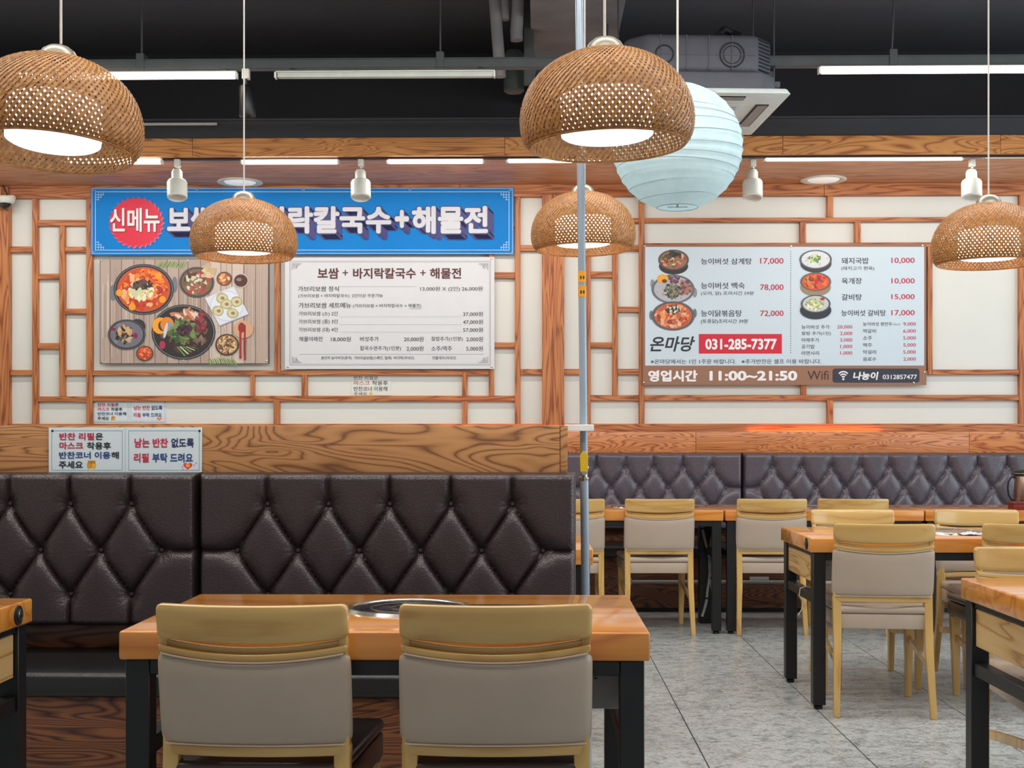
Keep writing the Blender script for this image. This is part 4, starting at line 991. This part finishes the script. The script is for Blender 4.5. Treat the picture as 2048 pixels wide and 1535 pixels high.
# -- main menu board
Z6, Z7 = (1250, 470, 5.1175), (1550, 470, 5.1175)
m = Sign('menu_board', SY, Z6, 'large pale blue price board with pictures of soup bowls and brown footer', 'menu board', (1285, 1852, 488, 770))
m.board('board', plain('menu_frame_brown', (146, 104, 84), .5, 0, 0, .02), .010)
it = [(rect(205, 3058, 122, 1335), (200, 216, 226)), (rect(190, 3070, 1345, 1533), (150, 108, 84))]
for yy in range(165, 1200, 24): it.append((rect(1690, 1696, yy, yy+13), (70, 74, 84)))
it.append((rect(753, 1603, 1012, 1213), (206, 24, 52)))
rr = [];
for cx, cy, a0 in ((3010-30, 1395, -90), (2980, 1480, 0), (2150, 1480, 90), (2150, 1395, 180)):
    for k in range(6): t_ = math.radians(a0+18*k); rr.append((cx+30*math.cos(t_), cy+30*math.sin(t_)))
it.append((rr, (46, 50, 64)))
m.patches(it, 'panel_print', 1)
r = random.Random(12)
it = [(ell(495, 320, 150, 85), (48, 44, 44))]+bowl(r, 495, 255, 158, 105, (60, 56, 56), (150, 110, 84), 60, [(214, 150, 100), (180, 84, 70), (80, 90, 60), (228, 196, 150), (110, 60, 50)], 7, 18)
it += blobs(r, 500, 195, 80, 24, 22, [(40, 44, 40), (60, 66, 56)], 6, 12, 3)
it += [(ell(280, 500, 22, 46), (140, 142, 146)), (ell(712, 590, 24, 50), (140, 142, 146))]+bowl(r, 490, 555, 222, 150, (96, 98, 104), (176, 180, 188), 8, [(190, 150, 130)], 6, 12)
it += blobs(r, 480, 570, 90, 90, 70, [(80, 96, 70), (110, 120, 90), (60, 60, 50), (150, 130, 110)], 7, 16)+blobs(r, 610, 540, 70, 90, 60, [(110, 70, 90), (150, 120, 110), (180, 110, 80), (90, 60, 60)], 8, 17)+blobs(r, 500, 460, 70, 40, 24, [(120, 70, 90), (90, 60, 70)], 8, 14)
it += [(ell(385, 450, 58, 48), (240, 166, 40)), (ell(402, 472, 26, 20), (90, 60, 40))]
it += [(ell(268, 820, 20, 46), (110, 114, 116)), (ell(712, 800, 20, 46), (110, 114, 116))]+bowl(r, 490, 828, 220, 150, (70, 74, 80), (190, 96, 64), 90, [(220, 120, 70), (190, 76, 56), (236, 150, 80), (150, 60, 50), (226, 180, 150)], 8, 22)
it += blobs(r, 490, 760, 80, 50, 50, [(70, 50, 52), (92, 70, 66), (206, 210, 180), (50, 40, 40)], 6, 13, 2)
o = 1535
it += [(ell(o+415, 290, 160, 95), (56, 58, 62))]+bowl(r, o+412, 252, 166, 98, (70, 74, 78), (214, 218, 222), 12, [(196, 200, 204), (224, 226, 230)], 6, 14)+blobs(r, o+400, 245, 80, 40, 30, [(70, 100, 60), (110, 150, 80), (196, 220, 130)], 6, 12, 2)
it += [(ell(o+412, 535, 155, 88), (150, 132, 104))]+bowl(r, o+412, 480, 158, 96, (90, 76, 66), (214, 84, 50), 60, [(180, 50, 46), (230, 110, 60), (150, 44, 44), (196, 140, 60)], 6, 15)
it += [(ell(o+412, 770, 160, 92), (40, 46, 54))]+bowl(r, o+412, 705, 152, 92, (50, 56, 62), (188, 196, 196), 14, [(170, 176, 170)], 6, 12)+blobs(r, o+400, 710, 95, 55, 55, [(196, 210, 150), (150, 180, 96), (170, 150, 120), (226, 230, 190)], 7, 15, 2)+[(ell(o+480, 655, 24, 16), (180, 50, 50))]
m.patches(it, 'food_print', 2, .0001)
DK, RD, WT = (58, 62, 72), (186, 34, 66), (238, 238, 240)
for a in (('능이버섯 삼계탕', 775, 1295, 238, 303), ('능이버섯 백숙', 775, 1223, 485, 552), ('능이닭볶음탕', 775, 1193, 768, 835)): m.text(*a, DK, .016, 4)
for a in (('(오리, 닭) 조리시간 59분', 775, 1318, 576, 622), ('(토종닭)조리시간 39분', 775, 1258, 860, 910)): m.text(*a, DK, .008, 4)
m.text('※온마당에서는 1인 1주문 바랍니다.   ※추가반찬은 셀프 이용 바랍니다.', 262, 2005, 1268, 1318, DK, .006, 4)
for a in (('17,000', 235, 298), ('78,000', 505, 567), ('72,000', 772, 832)): m.text(a[0], 1380, 1620, a[1], a[2]+6, RD, .016, 4)
m.text('온마당', 255, 715, 1036, 1192, (34, 36, 44), .022, 4, shear=.25)
m.text('031-285-7377', 820, 1550, 1060, 1172, WT, .035, 5)
m.text('영업시간', 235, 740, 1382, 1500, WT, .045, 4); m.text('11:00~21:50', 862, 1760, 1388, 1490, WT, .04, 4)
m.ox = 1550
for a in (('돼지국밥', 678, 955, 232, 297), ('육개장', 678, 885, 438, 502), ('갈비탕', 678, 885, 604, 668), ('능이버섯 갈비탕', 675, 1130, 766, 830)): m.text(*a, DK, .016, 4)
m.text('(돼지고기 편육)', 675, 1012, 320, 367, DK, .006, 4)
for a in (('10,000', 232, 296), ('10,000', 442, 504), ('15,000', 605, 665), ('17,000', 767, 830)): m.text(a[0], 1187, 1425, a[1], a[2], RD, .014, 4)
for k, (a, x1, pr_, px0) in enumerate((('능이버섯 추가', 555, '20,000', 632), ('찰밥 추가(1인)', 568, '2,000', 662), ('야채추가', 448, '3,000', 662), ('공기밥', 402, '1,000', 664), ('라면사리', 447, '1,000', 664))):
    yy = 920+66.7*k; m.text(a, 268, x1, yy, yy+42, DK, .008, 4); m.text(pr_, px0, 787, yy+2, yy+42, RD, .008, 4)
for k, (a, x1, pr_) in enumerate((('능이버섯 왕만두', 1197, '9,000'), ('떡갈비', 1030, '6,000'), ('소주', 990, '5,000'), ('맥주', 990, '5,000'), ('막걸리', 1030, '5,000'), ('음료수', 1032, '2,000'))):
    yy = 890+71.6*k; m.text(a, 897, x1, yy, yy+41, DK, .008, 4); m.text(pr_, 1308, 1437, yy+2, yy+42, RD, .008, 4)
m.text('(5pcs)', 1208, 1278, 900, 928, (120, 124, 134), 0, 4)
m.text('Wifi', 330, 545, 1388, 1480, (52, 36, 30), .0, 4)
m.text('나능이', 795, 1055, 1398, 1482, WT, .035, 4, shear=.15); m.text('0312857477', 1098, 1448, 1428, 1474, WT, .014, 4)
it = []
for R1, R2 in ((70, 58), (48, 36), (26, 14)):
    n = 12; A = [math.radians(-135+90*k/n) for k in range(n+1)]
    for k in range(n): it.append(([(695+R1*math.cos(A[k]), 1470+R1*1.15*math.sin(A[k])), (695+R1*math.cos(A[k+1]), 1470+R1*1.15*math.sin(A[k+1])), (695+R2*math.cos(A[k+1]), 1470+R2*1.15*math.sin(A[k+1])), (695+R2*math.cos(A[k]), 1470+R2*1.15*math.sin(A[k]))], WT))
it.append((ell(695, 1474, 11, 11, 14), WT)); m.patches(it, 'wireless_symbol', 4, 0)
m.ox = 1250
for X_, Y_ in ((200, 112), (1697, 118), (3040, 108), (190, 1510), (3060, 1400), (2950, 1510)):
    X, Zz = m.p(X_, Y_); o = link('pin', pin, m.t, (X, m.y0-.001, Zz)); o.rotation_euler = (-PI/2, 0, 0)

# -- side dish notices: one sheet pair, four places
def notice(Y, px, label):
    zm = (0, 780, 4.094)
    s = Sign('refill_notice', Y, zm, label, 'notice', px, 'side dish refill notices')
    # map the measured layout of the near notice (400..1655 x 305..675) onto this sheet
    def pp(X, Yy): return (-s.w/2+s.w*(X-400)/1255, s.h*(675-Yy)/370)
    s.p = pp
    s.board('sheet', plain('notice_white', (214, 226, 230), .35, 0, 0, .01), .004)
    ln = (84, 120, 132)
    it = frame(425, 1005, 330, 655, 3, ln)+frame(1055, 1635, 330, 655, 3, ln)+[(rect(1026, 1030, 306, 674), (176, 186, 190)), (ell(432, 333, 10, 10, 12), (20, 40, 50)), (ell(1635, 333, 10, 10, 12), (20, 40, 50))]
    it += [(ell(735, 610, 20, 34, 14, .15), (214, 156, 40)), (ell(770, 610, 20, 34, 14, -.15), (236, 180, 50)), (rect(722, 784, 575, 600), (200, 130, 40)), (rect(750, 753, 578, 640), (120, 76, 30))]
    hp = []
    for k in range(28):
        t_ = 2*PI*k/28; hp.append((1540+2.3*16*math.sin(t_)**3, 617-2.0*(13*math.cos(t_)-5*math.cos(2*t_)-2*math.cos(3*t_)-math.cos(4*t_))))
    it += [(hp, (226, 66, 70)), (ell(1540, 615, 18, 15), (246, 170, 50))]+[(ell(a, c, 5, 5, 8), (220, 70, 110)) for a, c in ((1495, 625), (1590, 612), (1608, 596), (1500, 645))]
    s.patches(it, 'print', 1)
    R_, K_, B_ = (196, 34, 74), (38, 44, 52), (38, 70, 136)
    for a, c in ((('반찬 리필', 490, 775, 348, 408), R_), (('은', 785, 847, 350, 406), K_), (('마스크', 490, 685, 424, 482), R_), (('착용후', 715, 912, 424, 484), K_), (('반찬코너 이용', 487, 908, 502, 560), B_), (('해', 915, 977, 502, 560), K_), (('주세요', 485, 682, 578, 640), K_),
                 (('남는 반찬', 1105, 1378, 392, 468), R_), (('없도록', 1405, 1590, 392, 468), (44, 50, 96)), (('리필', 1100, 1222, 514, 590), R_), (('부탁 드려요', 1250, 1582, 514, 590), B_)): s.text(*a, c, .028, 3)
    return s.t
nby = ny+.04-.012
n0 = notice(nby, (98, 404.5, 854.5, 945), 'white refill notice sheets pinned to the near booth board')
n1 = dup(n0, on(259, 844, WY-.001), 0, 'small looking refill notice on the wall under the food poster')
q = on(1805, 916, fy-.012); n2 = dup(n0, (q.x, fy+.04-.0305, EYE+(HOR-866)/F_PX*fy-(nb is not None)*0-(on(250, 854.5, nby).z-on(250, 945, nby).z)), 0, 'refill notice on the far booth board under the menu board')
s = Sign('mask_notice', WY-.001, (550, 480, 4.094), 'thin white paper with mask notice on the wall under the set menu', 'notice', (703, 782, 750.5, 790.5))
s.board('sheet', M['paper'], .002, .0003)
for a, c in ((('반찬 리필은', 645, 845, 1112, 1142), (60, 62, 66)), (('마스크', 645, 775, 1150, 1186), (186, 70, 70)), (('착용후', 795, 925, 1150, 1188), (52, 54, 58)), (('반찬코너 이용해', 645, 920, 1198, 1236), (56, 58, 60)), (('주세요', 645, 755, 1244, 1269), (70, 76, 84))): s.text(*a, c, .012, 2)
s.patches([(ell(785, 1256, 14, 12, 14), (226, 186, 60))], 'print', 2)

print_texts()
# empties carry no volume
for o in list(bpy.data.objects):
    if o.type == 'EMPTY' and o.parent is None and not any(c.parent == o for c in bpy.data.objects): bpy.data.objects.remove(o)
